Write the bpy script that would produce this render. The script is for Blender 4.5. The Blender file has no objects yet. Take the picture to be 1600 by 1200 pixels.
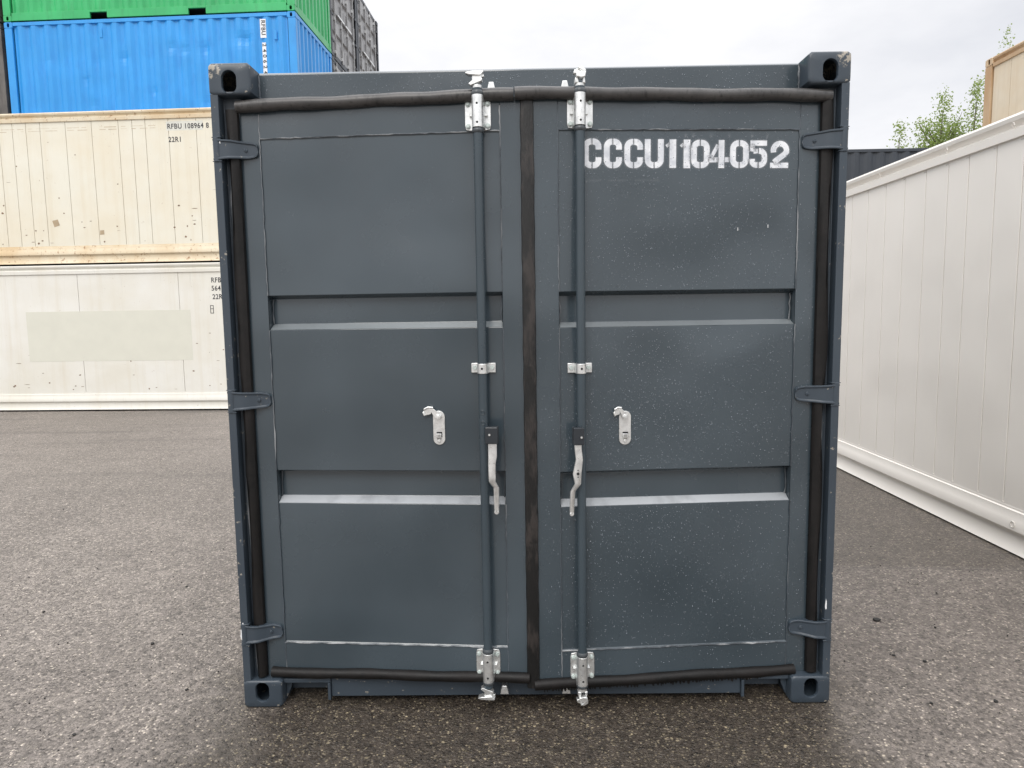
import bpy, bmesh, math, random
from mathutils import Vector, Matrix
PI = math.pi
S = bpy.context.scene
# ------------------------------------------------------------------ camera
cam = bpy.data.cameras.new('camera'); co = bpy.data.objects.new('camera', cam); S.collection.objects.link(co)
yaw, pitch, roll = -0.0126132, -0.1037750, -0.0149721
f = Vector((math.sin(yaw)*math.cos(pitch), math.cos(yaw)*math.cos(pitch), math.sin(pitch)))
r = Vector((math.cos(yaw), -math.sin(yaw), 0)); u = r.cross(f)
r2 = r*math.cos(roll) + u*math.sin(roll); u2 = u*math.cos(roll) - r*math.sin(roll)
M = Matrix(((r2.x, u2.x, -f.x, -0.04376), (r2.y, u2.y, -f.y, -2.72556), (r2.z, u2.z, -f.z, 1.63245), (0, 0, 0, 1)))
co.matrix_world = M
cam.sensor_width = 36; cam.lens = 1080.0/1600*36; cam.clip_start = 0.05; cam.clip_end = 2000
S.camera = co
# ------------------------------------------------------------------ world and sun
SUN_EL, SUN_AZ = 44, 197       # azimuth clockwise from +Y (north); the sun stands behind the camera, to its right
w = bpy.data.worlds.new("World"); S.world = w; w.use_nodes = True
nt = w.node_tree; nt.nodes.clear()
out = nt.nodes.new('ShaderNodeOutputWorld'); bg = nt.nodes.new('ShaderNodeBackground')
sky = nt.nodes.new('ShaderNodeTexSky'); sky.sky_type = 'NISHITA'; sky.sun_disc = False
sky.sun_elevation = math.radians(SUN_EL); sky.sun_rotation = math.radians(SUN_AZ); sky.dust_density = 3
tc = nt.nodes.new('ShaderNodeTexCoord'); mp = nt.nodes.new('ShaderNodeMapping'); mp.inputs['Scale'].default_value = (1, 1, 2.4)
nz = nt.nodes.new('ShaderNodeTexNoise'); nz.inputs['Scale'].default_value = 2.2; nz.inputs['Detail'].default_value = 6; nz.inputs['Roughness'].default_value = .55
cr = nt.nodes.new('ShaderNodeValToRGB')
cr.color_ramp.elements[0].position = .30; cr.color_ramp.elements[0].color = (7.1, 7.2, 7.6, 1)
cr.color_ramp.elements[1].position = .70; cr.color_ramp.elements[1].color = (10.2, 10.1, 10.1, 1)
sp = nt.nodes.new('ShaderNodeSeparateXYZ'); mr = nt.nodes.new('ShaderNodeMapRange')
mr.inputs['From Min'].default_value = 0.36; mr.inputs['From Max'].default_value = 1; mr.inputs['To Min'].default_value = 1; mr.inputs['To Max'].default_value = 2.9
vm = nt.nodes.new('ShaderNodeVectorMath'); vm.operation = 'SCALE'
mx = nt.nodes.new('ShaderNodeMix'); mx.data_type = 'RGBA'; mx.inputs['Factor'].default_value = .93
L = nt.links.new
L(tc.outputs['Generated'], mp.inputs['Vector']); L(mp.outputs['Vector'], nz.inputs['Vector']); L(nz.outputs['Fac'], cr.inputs['Fac'])
L(tc.outputs['Generated'], sp.inputs[0]); L(sp.outputs['Z'], mr.inputs['Value'])
L(cr.outputs['Color'], vm.inputs[0]); L(mr.outputs['Result'], vm.inputs['Scale'])
L(sky.outputs['Color'], mx.inputs['A']); L(vm.outputs['Vector'], mx.inputs['B']); L(mx.outputs['Result'], bg.inputs['Color'])
bg.inputs['Strength'].default_value = 0.1
L(bg.outputs[0], out.inputs[0])
sl = bpy.data.lights.new('sun', 'SUN'); so = bpy.data.objects.new('sun', sl); S.collection.objects.link(so)
sl.energy = 1.1; sl.angle = math.radians(28); sl.color = (1, .96, .9)
az, el = math.radians(SUN_AZ), math.radians(SUN_EL)
so.rotation_euler = Vector((math.sin(az)*math.cos(el), math.cos(az)*math.cos(el), math.sin(el))).to_track_quat('Z', 'Y').to_euler()
so.location = (3, -8, 12)
S.view_settings.view_transform = 'Standard'; S.view_settings.look = 'None'; S.view_settings.gamma = 1
S.view_settings.exposure = 0.22
S.render.engine = 'CYCLES'

# ------------------------------------------------------------------ materials
class NB:
    def __init__(s, name):
        s.m = bpy.data.materials.new(name); s.m.use_nodes = True; s.t = s.m.node_tree; s.t.nodes.clear()
        s.o = s.t.nodes.new('ShaderNodeOutputMaterial'); s.b = s.t.nodes.new('ShaderNodeBsdfPrincipled'); s.t.links.new(s.b.outputs[0], s.o.inputs[0])
        s.tc = s.t.nodes.new('ShaderNodeTexCoord'); s.co = s.tc.outputs['Object']
    def n(s, t, **k):
        x = s.t.nodes.new(t)
        for a, v in k.items(): setattr(x, a, v)
        return x
    def lk(s, a, b): s.t.links.new(a, b)
    def setp(s, name, v):
        i = s.b.inputs[name]
        if hasattr(v, 'is_output') or isinstance(v, bpy.types.NodeSocket): s.lk(v, i)
        else: i.default_value = v if not isinstance(v, tuple) or len(v) == 4 else (*v, 1)
    def mapc(s, scale=(1, 1, 1), loc=(0, 0, 0)):
        m = s.n('ShaderNodeMapping'); m.inputs['Scale'].default_value = scale; m.inputs['Location'].default_value = loc
        s.lk(s.co, m.inputs['Vector']); return m.outputs[0]
    def noise(s, scale, detail=4, rough=.5, vec=None, dist=0):
        n = s.n('ShaderNodeTexNoise'); n.inputs['Scale'].default_value = scale; n.inputs['Detail'].default_value = detail
        n.inputs['Roughness'].default_value = rough; n.inputs['Distortion'].default_value = dist
        s.lk(vec or s.co, n.inputs['Vector']); return n.outputs['Fac']
    def voro(s, scale, vec=None, out='Distance', feat='F1', rnd=1):
        n = s.n('ShaderNodeTexVoronoi'); n.feature = feat; n.inputs['Scale'].default_value = scale; n.inputs['Randomness'].default_value = rnd
        s.lk(vec or s.co, n.inputs['Vector']); return n.outputs[out]
    def rng(s, v, a, b, c=0, d=1, smooth=False):
        n = s.n('ShaderNodeMapRange'); n.clamp = True
        if smooth: n.interpolation_type = 'SMOOTHSTEP'
        for k, x in (('From Min', a), ('From Max', b), ('To Min', c), ('To Max', d)): n.inputs[k].default_value = x
        s.lk(v, n.inputs['Value']); return n.outputs['Result']
    def math(s, op, a, b=None):
        n = s.n('ShaderNodeMath'); n.operation = op
        for i, x in enumerate((a, b)):
            if x is None: continue
            if isinstance(x, (int, float)): n.inputs[i].default_value = x
            else: s.lk(x, n.inputs[i])
        return n.outputs[0]
    def mix(s, fac, a, b):
        n = s.n('ShaderNodeMix'); n.data_type = 'RGBA'
        for k, x in (('Factor', fac), ('A', a), ('B', b)):
            if isinstance(x, (int, float)): n.inputs[k].default_value = x
            elif isinstance(x, tuple): n.inputs[k].default_value = (*x, 1) if len(x) == 3 else x
            else: s.lk(x, n.inputs[k])
        return n.outputs['Result']
    def bump(s, h, strength=.3, dist=.01, prev=None):
        n = s.n('ShaderNodeBump'); n.inputs['Strength'].default_value = strength; n.inputs['Distance'].default_value = dist
        s.lk(h, n.inputs['Height'])
        if prev is not None: s.lk(prev, n.inputs['Normal'])
        return n.outputs['Normal']
    def xyz(s):
        n = s.n('ShaderNodeSeparateXYZ'); s.lk(s.co, n.inputs[0]); return n.outputs
    def vcol(s, v):
        return v

def paint(name, col, rough=.38, var=.12, wet=0, dirt=None, dirtamt=.3, warp=.15, chips=False, spec=.5, coat=0):
    b = NB(name)
    n1 = b.noise(1.6, 3); n2 = b.noise(9, 5, .6, b.mapc((1, 1, .25)))
    c2 = tuple(min(1, x*(1+var)+.004) for x in col); c1 = tuple(x*(1-var) for x in col)
    c = b.mix(b.rng(n1, .3, .7), c1, c2)
    if dirt:
        c = b.mix(b.math('MULTIPLY', b.rng(n2, .5, .75), dirtamt), c, dirt)
    rr = b.math('ADD', b.rng(b.noise(3.5, 5, .6), .3, .7, -.05, .07), rough)
    nrm = b.bump(b.noise(1.5, 1, .4), min(1, warp), .03 if warp < 1 else .09)
    nrm = b.bump(b.noise(220, 2), .05, .001, nrm)
    if chips:
        ch = b.noise(45, 6, .75)
        ge = b.n('ShaderNodeNewGeometry'); sx_ = b.n('ShaderNodeSeparateXYZ'); b.lk(ge.outputs['Position'], sx_.inputs[0]); p = sx_.outputs; ax = b.math('ABSOLUTE', p[0])
        ch = b.n('ShaderNodeTexNoise'); ch.inputs['Scale'].default_value = 60; ch.inputs['Detail'].default_value = 6; ch.inputs['Roughness'].default_value = .75; b.lk(ge.outputs['Position'], ch.inputs['Vector']); ch = ch.outputs['Fac']
        z1 = b.math('MULTIPLY', b.rng(ax, 1.155, 1.205), b.rng(p[2], 2.525, 2.570))
        fac = b.math('MULTIPLY', b.rng(b.math('ADD', ch, b.math('MULTIPLY', z1, .12)), .55, .60), b.rng(z1, .05, .3))
        edge = b.math('MULTIPLY', b.rng(b.noise(26, 5, .7), .645, .665), .8)
        fac = b.math('MAXIMUM', fac, edge)
        c = b.mix(fac, c, (.34, .31, .26))
    if wet:
        v = b.n('ShaderNodeTexVoronoi'); v.inputs['Scale'].default_value = 75; b.lk(b.co, v.inputs['Vector'])
        sc = b.n('ShaderNodeSeparateColor'); b.lk(v.outputs['Color'], sc.inputs[0])
        dens = b.rng(b.noise(2.2, 2), .35, .65, .05, .55*wet)
        rad = b.math('MULTIPLY', b.math('LESS_THAN', sc.outputs[0], dens), b.rng(sc.outputs[1], 0, 1, .16, .38))
        q = b.math('DIVIDE', v.outputs['Distance'], b.math('ADD', rad, .0001))
        h = b.math('SQRT', b.math('MAXIMUM', b.math('SUBTRACT', 1, b.math('MULTIPLY', q, q)), 0))
        msk = b.math('GREATER_THAN', h, .02)
        nrm = b.bump(b.math('MULTIPLY', h, msk), 1, .0042, nrm)
        b.setp('Coat Weight', b.math('MULTIPLY', msk, 1.0)); b.setp('Coat Roughness', .03); b.lk(nrm, b.b.inputs['Coat Normal'])
        rr = b.mix(msk, rr, (.08, .08, .08))
    b.setp('Base Color', c); b.setp('Roughness', rr); b.setp('Normal', nrm); b.setp('Specular IOR Level', spec)
    if coat: b.setp('Coat Weight', coat); b.setp('Coat Roughness', .12); b.lk(nrm, b.b.inputs['Coat Normal'])
    return b.m

DG = (.042, .059, .072)
M_paint = paint('grey_paint', DG, .24, .14, chips=False, warp=1, coat=.55)
M_wet = paint('wet_grey_paint', DG, .26, .14, warp=1, coat=.55)
M_frame = paint('frame_paint', (.038, .052, .068), .34, .12, chips=True)
M_ledge = paint('ledge_sheen_paint', (.38, .40, .42), .22, .2, dirt=(.14, .15, .16), dirtamt=.5, coat=.6)  # reflected sky on the lower recess ledges, painted as a pale colour
M_ledge2 = paint('dim_ledge_sheen_paint', (.17, .19, .20), .22, .2, coat=.6)  # dimmer copy for the upper ledges, sky sheen put into the colour
M_weld = paint('weld_bead', (.065, .078, .092), .30, .5, dirt=(.45, .46, .47), dirtamt=1)  # pale dashes painted in as sparkle on the weld lines

def galv():
    b = NB('galvanised_steel'); n = b.noise(28, 5, .65); v = b.voro(60)
    b.setp('Base Color', b.mix(b.rng(n, .35, .65), (.66, .67, .665), (.90, .91, .90)))
    b.setp('Metallic', .8); b.setp('Roughness', b.rng(v, 0, 1, .24, .45)); b.setp('Normal', b.bump(n, .25, .002)); return b.m
M_galv = galv()
def rubber():
    b = NB('gasket_rubber'); n = b.noise(7, 6, .7); n2 = b.noise(26, 5, .7, b.mapc((1, 1, .22)))
    c = b.mix(b.rng(n, .35, .68), (.005, .005, .005), (.013, .011, .0105))
    c = b.mix(b.rng(n2, .56, .66, 0, .75), c, (.007, .007, .007))
    b.setp('Base Color', c); b.setp('Roughness', b.rng(n, .3, .7, .42, .6)); b.setp('Specular IOR Level', .28); b.setp('Normal', b.bump(n, .5, .008)); return b.m
M_rub = rubber()
def rubber2():  # paler copy for the top seal, sky reflection put into the colour
    b = NB('sky_sheen_seal_rubber'); n = b.noise(7, 6, .7); n2 = b.noise(70, 4, .6, b.mapc((1, 1, .4)))
    c = b.mix(b.rng(n, .35, .68), (.036, .035, .035), (.072, .068, .066))
    c = b.mix(b.rng(n2, .54, .66, 0, .6), c, (.007, .0065, .0065))
    b.setp('Base Color', c); b.setp('Roughness', .36); b.setp('Normal', b.bump(n, .3, .006)); return b.m
M_rubd = rubber2()
b_ = NB('worn_centre_rubber'); n_ = b_.noise(20, 6, .7, b_.mapc((1, 1, .3)))
b_.setp('Base Color', b_.mix(b_.rng(n_, .48, .60), (.0045, .0045, .0045), (.030, .025, .023))); b_.setp('Roughness', .42); b_.setp('Normal', b_.bump(n_, .8, .006)); M_rubc = b_.m
def solid(name, col, rough=.6, metal=0, var=.1, scale=20):
    b = NB(name); n = b.noise(scale, 5, .6)
    b.setp('Base Color', b.mix(b.rng(n, .3, .7), tuple(x*(1-var) for x in col), tuple(min(1, x*(1+var)) for x in col)))
    b.setp('Roughness', rough); b.setp('Metallic', metal); return b.m
M_black = solid('dark_cavity', (.006, .006, .007), .8)
M_blue = paint('blue_paint', (.032, .31, .74), .33, .08, dirt=(.028, .22, .62), dirtamt=.5)
M_green = paint('green_paint', (.035, .42, .14), .33, .12, dirt=(.03, .26, .09), dirtamt=.5)
M_dark = paint('weathered_dark_paint', (.27, .27, .275), .30, .2, dirt=(.12, .12, .125), dirtamt=.5, spec=.8)
M_old = paint('old_brown_paint', (.13, .12, .11), .6, .3, dirt=(.05, .04, .035), dirtamt=.8)
M_far = paint('charcoal_paint', (.035, .043, .055), .45, .1)
M_white = paint('white_paint', (.86, .82, .765), .38, .02, dirt=(.84, .80, .74), dirtamt=.3, warp=.8)
M_decal = solid('white_vinyl', (.78, .79, .80), .5)
M_decalo = solid('aged_vinyl', (.66, .66, .60), .5)
M_ink = solid('black_ink', (.03, .03, .035), .6, 0, .4, 60)

def weathered(name, base, tint, rust, amt, rustamt, rth=.70):
    """white panels gone yellow: vertical runs, blotches, rust spots"""
    b = NB(name)
    runs = b.noise(7, 5, .65, b.mapc((1, 1, .045))); fine = b.noise(38, 3, .6, b.mapc((1, 1, .03)))
    blot = b.noise(.9, 4, .6); spots = b.noise(17, 5, .75)
    c = b.mix(b.rng(blot, .38, .66, 0, amt), base, tint)
    c = b.mix(b.rng(runs, .52, .80, 0, .38), c, tuple(x*y for x, y in zip(tint, (.86, .80, .70))))
    c = b.mix(b.rng(fine, .62, .8, 0, .4), c, tuple(x*.62 for x in tint))
    c = b.mix(b.rng(spots, rth, rth+.05, 0, rustamt), c, rust)
    b.setp('Base Color', c); b.setp('Roughness', .55)
    b.setp('Normal', b.bump(b.noise(2.2, 4, .5), .35, .03)); return b.m
M_beige = weathered('yellowed_white_paint', (.765, .742, .64), (.74, .685, .55), (.30, .18, .08), .9, .6, .66)
M_beige_rail = weathered('rusty_rail_paint', (.74, .67, .52), (.64, .49, .30), (.30, .14, .05), 1, .85, .59)
M_pale = weathered('streaked_white_paint', (.76, .75, .70), (.70, .675, .59), (.26, .17, .09), .8, .55, .665)
M_tan = weathered('tan_stained_paint', (.72, .64, .51), (.68, .55, .38), (.22, .10, .04), .9, .6)
M_tan_rail = weathered('rusted_tan_rail', (.62, .48, .32), (.46, .28, .14), (.10, .04, .02), 1, 1)
M_patch = solid('grey_green_patch', (.665, .66, .575), .55, 0, .03, 3)

def asphalt():
    b = NB('worn_asphalt'); p = b.xyz()
    big = b.noise(.35, 4, .6); mid = b.noise(2.2, 5, .6)
    dv = b.n('ShaderNodeTexNoise'); dv.inputs['Scale'].default_value = 40; b.lk(b.co, dv.inputs['Vector'])
    wv = b.n('ShaderNodeVectorMath'); wv.operation = 'MULTIPLY_ADD'; b.lk(dv.outputs['Color'], wv.inputs[0]); wv.inputs[1].default_value = (.012, .012, 0); b.lk(b.co, wv.inputs[2])
    agg = b.n('ShaderNodeTexVoronoi'); agg.inputs['Scale'].default_value = 92; b.lk(wv.outputs[0], agg.inputs['Vector'])
    sc = b.n('ShaderNodeSeparateColor'); b.lk(agg.outputs['Color'], sc.inputs[0])
    agg2 = b.n('ShaderNodeTexVoronoi'); agg2.inputs['Scale'].default_value = 48; b.lk(wv.outputs[0], agg2.inputs['Vector'])
    sc2 = b.n('ShaderNodeSeparateColor'); b.lk(agg2.outputs['Color'], sc2.inputs[0])
    fine = b.noise(150, 4, .75)
    base = b.mix(b.rng(big, .35, .65), (.200, .174, .155), (.275, .240, .213))
    base = b.mix(b.rng(mid, .40, .70, 0, .5), base, (.140, .120, .107))
    damp = b.math('MULTIPLY', b.rng(b.math('ADD', p[1], b.math('MULTIPLY', mid, 2.0)), 1.6, 4.2, 0, 1, True), .28)
    base = b.mix(damp, base, (.130, .113, .102))
    # wet ground along the white container; before the doors also the container's painted shade
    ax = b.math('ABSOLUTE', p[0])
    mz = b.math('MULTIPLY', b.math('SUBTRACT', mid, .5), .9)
    wet = b.math('MULTIPLY', b.rng(b.math('ADD', ax, mz), 1.0, 1.6, 1, 0, True), b.rng(b.math('ADD', p[1], mz), 3.2, 3.8, 1, 0, True))  # damp ground with the container's shade and reflection painted in
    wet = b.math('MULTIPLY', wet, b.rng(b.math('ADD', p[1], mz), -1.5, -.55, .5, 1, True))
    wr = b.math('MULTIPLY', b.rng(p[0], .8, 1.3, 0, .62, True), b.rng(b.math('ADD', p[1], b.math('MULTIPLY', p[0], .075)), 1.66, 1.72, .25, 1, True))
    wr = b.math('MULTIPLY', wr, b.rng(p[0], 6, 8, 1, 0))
    wet_shade = b.math('MAXIMUM', wet, wr)
    col = b.mix(b.math('MULTIPLY', wet_shade, .88), base, (.034, .025, .016))
    # pale and dark stones
    st = b.rng(sc.outputs[0], .42, .80); inside = b.rng(agg.outputs['Distance'], .30, .50, 1, 0)
    col = b.mix(b.math('MULTIPLY', b.math('MULTIPLY', st, inside), .9), col, b.mix(wet_shade, (.52, .455, .385), (.27, .225, .150)))
    dk = b.rng(sc.outputs[1], .45, .75)
    col = b.mix(b.math('MULTIPLY', b.math('MULTIPLY', dk, inside), .7), col, (.050, .045, .041))
    st2 = b.rng(sc2.outputs[0], .88, .97); in2 = b.rng(agg2.outputs['Distance'], .20, .34, 1, 0)
    col = b.mix(b.math('MULTIPLY', b.math('MULTIPLY', st2, in2), .8), col, b.mix(wet_shade, (.60, .53, .43), (.42, .35, .23)))
    col = b.mix(b.rng(fine, .42, .66, 0, .55), col, (.060, .053, .048))
    def scl(c, fac):
        v_ = b.n('ShaderNodeVectorMath'); v_.operation = 'SCALE'; b.lk(c, v_.inputs[0]); b.lk(fac, v_.inputs['Scale']); return v_.outputs[0]
    agg3 = b.n('ShaderNodeTexVoronoi'); agg3.inputs['Scale'].default_value = 26; b.lk(wv.outputs[0], agg3.inputs['Vector'])
    sc3 = b.n('ShaderNodeSeparateColor'); b.lk(agg3.outputs['Color'], sc3.inputs[0])
    col = scl(col, b.rng(sc.outputs[2], 0, 1, .60, 1.45)); col = scl(col, b.rng(sc2.outputs[1], 0, 1, .76, 1.24)); col = scl(col, b.rng(sc3.outputs[1], 0, 1, .93, 1.07))
    # paving joint and darker tyre tracks
    jn = b.math('ABSOLUTE', b.math('SUBTRACT', b.math('ADD', p[1], b.math('MULTIPLY', mz, .06)), b.math('SUBTRACT', 1.66, b.math('MULTIPLY', p[0], .075))))
    jm = b.math('MULTIPLY', b.math('MULTIPLY', b.rng(jn, .003, .012, 1, 0), b.rng(mid, .3, .6, .15, .8)), b.rng(p[0], -1, 1, .3, 1))
    col = b.mix(jm, col, (.05, .047, .045))
    tv = b.mapc((.16, 1.3, 1), (3, 1, 0)); tk = b.noise(1.1, 4, .6, tv)
    col = b.mix(b.math('MULTIPLY', b.rng(tk, .54, .66), b.rng(p[1], 3, 5, 0, .6)), col, (.085, .076, .07))
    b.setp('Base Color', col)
    b.setp('Roughness', b.rng(wet_shade, 0, 1, .50, .30)); b.setp('Specular IOR Level', .4)
    h = b.math('ADD', b.math('MULTIPLY', b.rng(agg.outputs['Distance'], 0, .6, 1, 0), 1), fine)
    nn = b.bump(h, .8, .005); nn = b.bump(b.noise(3, 3), .15, .02, nn)
    b.setp('Normal', nn); return b.m
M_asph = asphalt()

def stencil():
    b = NB('sprayed_white_paint'); a = b.n('ShaderNodeAttribute'); a.attribute_name = 'cover'
    n = b.noise(22, 4, .6); n2 = b.noise(140, 3, .7)
    b.setp('Base Color', b.mix(b.rng(n, .35, .65), (.55, .58, .63), (.84, .86, .89)))
    al = b.math('POWER', a.outputs['Fac'], 2.0)
    al = b.math('MULTIPLY', al, b.rng(n2, .2, .5, .92, 1))
    b.setp('Alpha', b.math('MINIMUM', al, .96)); b.setp('Roughness', .6); return b.m
M_sten = stencil()
def leafm():
    b = NB('birch_leaf'); oi = b.noise(1.7, 2)
    b.setp('Base Color', b.mix(b.rng(oi, .35, .65), (.13, .19, .05), (.30, .37, .14))); b.setp('Roughness', .55)
    tr = b.n('ShaderNodeBsdfTranslucent'); tr.inputs[0].default_value = (.34, .45, .10, 1)
    ms = b.n('ShaderNodeMixShader'); ms.inputs[0].default_value = .4
    b.lk(b.b.outputs[0], ms.inputs[1]); b.lk(tr.outputs[0], ms.inputs[2]); b.lk(ms.outputs[0], b.o.inputs[0]); return b.m
M_leaf = leafm(); M_bark = solid('grey_bark', (.16, .14, .12), .9, 0, .3, 8)
M_chip = solid('black_asphalt_chip', (.022, .021, .02), .7)
M_roof = solid('grey_roof_sheet', (.3, .31, .32), .5)

# ------------------------------------------------------------------ mesh helper
class MB:
    def __init__(s): s.v = []; s.f = []; s.a = []
    def add(s, vs, fs, a=None):
        o = len(s.v); s.v += [tuple(x) for x in vs]; s.f += [tuple(i+o for i in q) for q in fs]
        s.a += (a if a is not None else [1.0]*len(vs)); return s
    def box(s, x0, x1, y0, y1, z0, z1):
        return s.add([(x, y, z) for x in (x0, x1) for y in (y0, y1) for z in (z0, z1)],
                     [(0, 1, 3, 2), (4, 6, 7, 5), (0, 4, 5, 1), (2, 3, 7, 6), (0, 2, 6, 4), (1, 5, 7, 3)])
    def prism(s, poly, a, b, axis='y'):
        """poly extruded along axis; poly in (x,z) for y, (y,z) for x, (x,y) for z"""
        def P(p, t): return (p[0], t, p[1]) if axis == 'y' else ((t, p[0], p[1]) if axis == 'x' else (p[0], p[1], t))
        n = len(poly)
        return s.add([P(p, a) for p in poly]+[P(p, b) for p in poly],
                     [tuple(range(n)), tuple(range(2*n-1, n-1, -1))]+[(i, (i+1) % n, n+(i+1) % n, n+i) for i in range(n)])
    def sheet(s, prof, a, b, axis='x', n=1):
        """open profile swept along axis"""
        vs = []
        for k in range(n+1):
            t = a+(b-a)*k/n
            for p in prof: vs.append((t, p[0], p[1]) if axis == 'x' else ((p[0], t, p[1]) if axis == 'y' else (p[0], p[1], t)))
        m = len(prof)
        return s.add(vs, [(k*m+i, k*m+i+1, (k+1)*m+i+1, (k+1)*m+i) for k in range(n) for i in range(m-1)])
    def tube(s, path, r, n=12, cap=True):
        path = [Vector(p) for p in path]; R = r if isinstance(r, (list, tuple)) else [r]*len(path)
        vs = []
        for i, p in enumerate(path):
            d = (path[min(i+1, len(path)-1)]-path[max(i-1, 0)]).normalized()
            ref = Vector((0, 0, 1)) if abs(d.z) < .9 else Vector((1, 0, 0))
            e1 = d.cross(ref).normalized(); e2 = d.cross(e1)
            for k in range(n):
                t = 2*PI*k/n; vs.append(p+(e1*math.cos(t)+e2*math.sin(t))*R[i])
        m = len(path); fs = [(i*n+k, i*n+(k+1) % n, (i+1)*n+(k+1) % n, (i+1)*n+k) for i in range(m-1) for k in range(n)]
        if cap: fs += [tuple(range(n)), tuple(range((m-1)*n, m*n))]
        return s.add(vs, fs)
    def cyl(s, p0, p1, r, n=12): return s.tube([p0, p1], r, n)
    def hull(s, pts):
        bm = bmesh.new()
        for p in pts: bm.verts.new(p)
        bmesh.ops.convex_hull(bm, input=bm.verts); bm.verts.index_update()
        keep = [v for v in bm.verts if v.link_faces]; idx = {v: i for i, v in enumerate(keep)}
        s.add([tuple(v.co) for v in keep], [tuple(idx[v] for v in f_.verts) for f_ in bm.faces]); bm.free(); return s
    def build(s, name, mat, parent=None, bevel=0, seg=2, smooth=False, origin=None, attr=False, subsurf=0, normals=True):
        me = bpy.data.meshes.new(name)
        o = Vector(origin) if origin else Vector((0, 0, 0))
        me.from_pydata([Vector(v)-o for v in s.v], [], s.f)
        if normals:
            bm = bmesh.new(); bm.from_mesh(me); bmesh.ops.recalc_face_normals(bm, faces=bm.faces); bm.to_mesh(me); bm.free()
        if attr:
            at = me.attributes.new('cover', 'FLOAT', 'POINT'); at.data.foreach_set('value', s.a)
        me.materials.append(mat)
        if smooth:
            for p in me.polygons: p.use_smooth = True
        ob = bpy.data.objects.new(name, me); S.collection.objects.link(ob); ob.location = o
        if parent: ob.parent = parent
        if bevel:
            m = ob.modifiers.new('bevel', 'BEVEL'); m.width = bevel; m.segments = seg; m.limit_method = 'ANGLE'; m.angle_limit = math.radians(35)
            m.harden_normals = False
        if smooth and not subsurf:
            try: me.set_sharp_from_angle(angle=math.radians(38))
            except Exception: pass
        return ob
def empty(name, loc=(0, 0, 0), rz=0, label=None, cat=None, group=None):
    e = bpy.data.objects.new(name, None); S.collection.objects.link(e); e.location = loc; e.rotation_euler = (0, 0, rz); e.empty_display_size = .2
    if label: e['label'] = label
    if cat: e['category'] = cat
    if group: e['group'] = group
    return e
def copy_tree(o, parent=None, skip=()):
    c = o.copy(); S.collection.objects.link(c)
    if parent: c.parent = parent
    for ch in list(o.children):
        if ch.name.split('.')[0] in skip: continue
        copy_tree(ch, c, skip)
    return c
def oval(cx, cz, w, h, n=24):
    rr = w/2; s = h/2-rr; pts = []
    for k in range(n):
        t = 2*PI*(k+.5)/n; x, z = rr*math.cos(t), rr*math.sin(t); z += s if z > 0 else -s
        pts.append((cx+x, cz+z))
    return pts
def rrect(x0, x1, z0, z1, r, n=24):
    """rounded rectangle with n points, angles matched to oval()"""
    cx, cz = (x0+x1)/2, (z0+z1)/2; hw, hh = (x1-x0)/2, (z1-z0)/2; pts = []
    for k in range(n):
        t = 2*PI*(k+.5)/n; c, s_ = math.cos(t), math.sin(t)
        sc = min(hw/abs(c) if abs(c) > 1e-6 else 9, hh/abs(s_) if abs(s_) > 1e-6 else 9)
        x, z = c*sc, s_*sc
        ix, iz = hw-r, hh-r
        if abs(x) > ix and abs(z) > iz:
            dx, dz = abs(x)-ix, abs(z)-iz; l = math.hypot(dx, dz); dx, dz = dx/l*r, dz/l*r
            x = math.copysign(ix+dx, x); z = math.copysign(iz+dz, z)
        pts.append((cx+x, cz+z))
    return pts
def casting_mb(x0, x1, z0, z1, hx, hz, y0=0.0, sgn=1, depth=.178, hw=.054, hh=.082, n=40):
    """ISO corner casting with a real oval aperture through its front wall"""
    m = MB(); Y = lambda t: y0+sgn*t
    loops = [(rrect(x0, x1, z0, z1, .014, n), depth), (rrect(x0, x1, z0, z1, .014, n), .008),
             (rrect(x0+.003, x1-.003, z0+.003, z1-.003, .012, n), .0025), (rrect(x0+.008, x1-.008, z0+.008, z1-.008, .01, n), 0),
             (oval(hx, hz, hw+.005, hh+.005, n), 0), (oval(hx, hz, hw, hh, n), .004), (oval(hx, hz, hw, hh, n), .014),
             (rrect(x0+.02, x1-.02, z0+.015, z1-.015, .012, n), .015), (rrect(x0+.02, x1-.02, z0+.015, z1-.015, .012, n), depth-.02)]
    vs = []
    for lp, t in loops: vs += [(p[0], Y(t), p[1]) for p in lp]
    fs = []
    for i in range(len(loops)-1):
        fs += [(i*n+k, i*n+(k+1) % n, (i+1)*n+(k+1) % n, (i+1)*n+k) for k in range(n)]
    fs += [tuple(range(n)), tuple(range((len(loops)-1)*n, len(loops)*n))]
    return m.add(vs, fs)

# ------------------------------------------------------------------ ground
g = MB(); NG = 60
def gs(t): return math.copysign(abs(t)**3, t)*600
g.add([(gs(-1+2*i/NG), gs(-1+2*j/NG)+4, 0) for i in range(NG+1) for j in range(NG+1)],
      [(i*(NG+1)+j, (i+1)*(NG+1)+j, (i+1)*(NG+1)+j+1, i*(NG+1)+j+1) for i in range(NG) for j in range(NG)])
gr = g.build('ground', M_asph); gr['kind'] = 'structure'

# ================================================================== THE MAIN CONTAINER
Dp = 2.991
main = empty('shipping_container', (0, 0, 0), 0, 'dark grey steel container in the foreground, doors closed, stencilled CCCU1104052', 'shipping container')
HW, H = 1.219, 2.591
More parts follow.
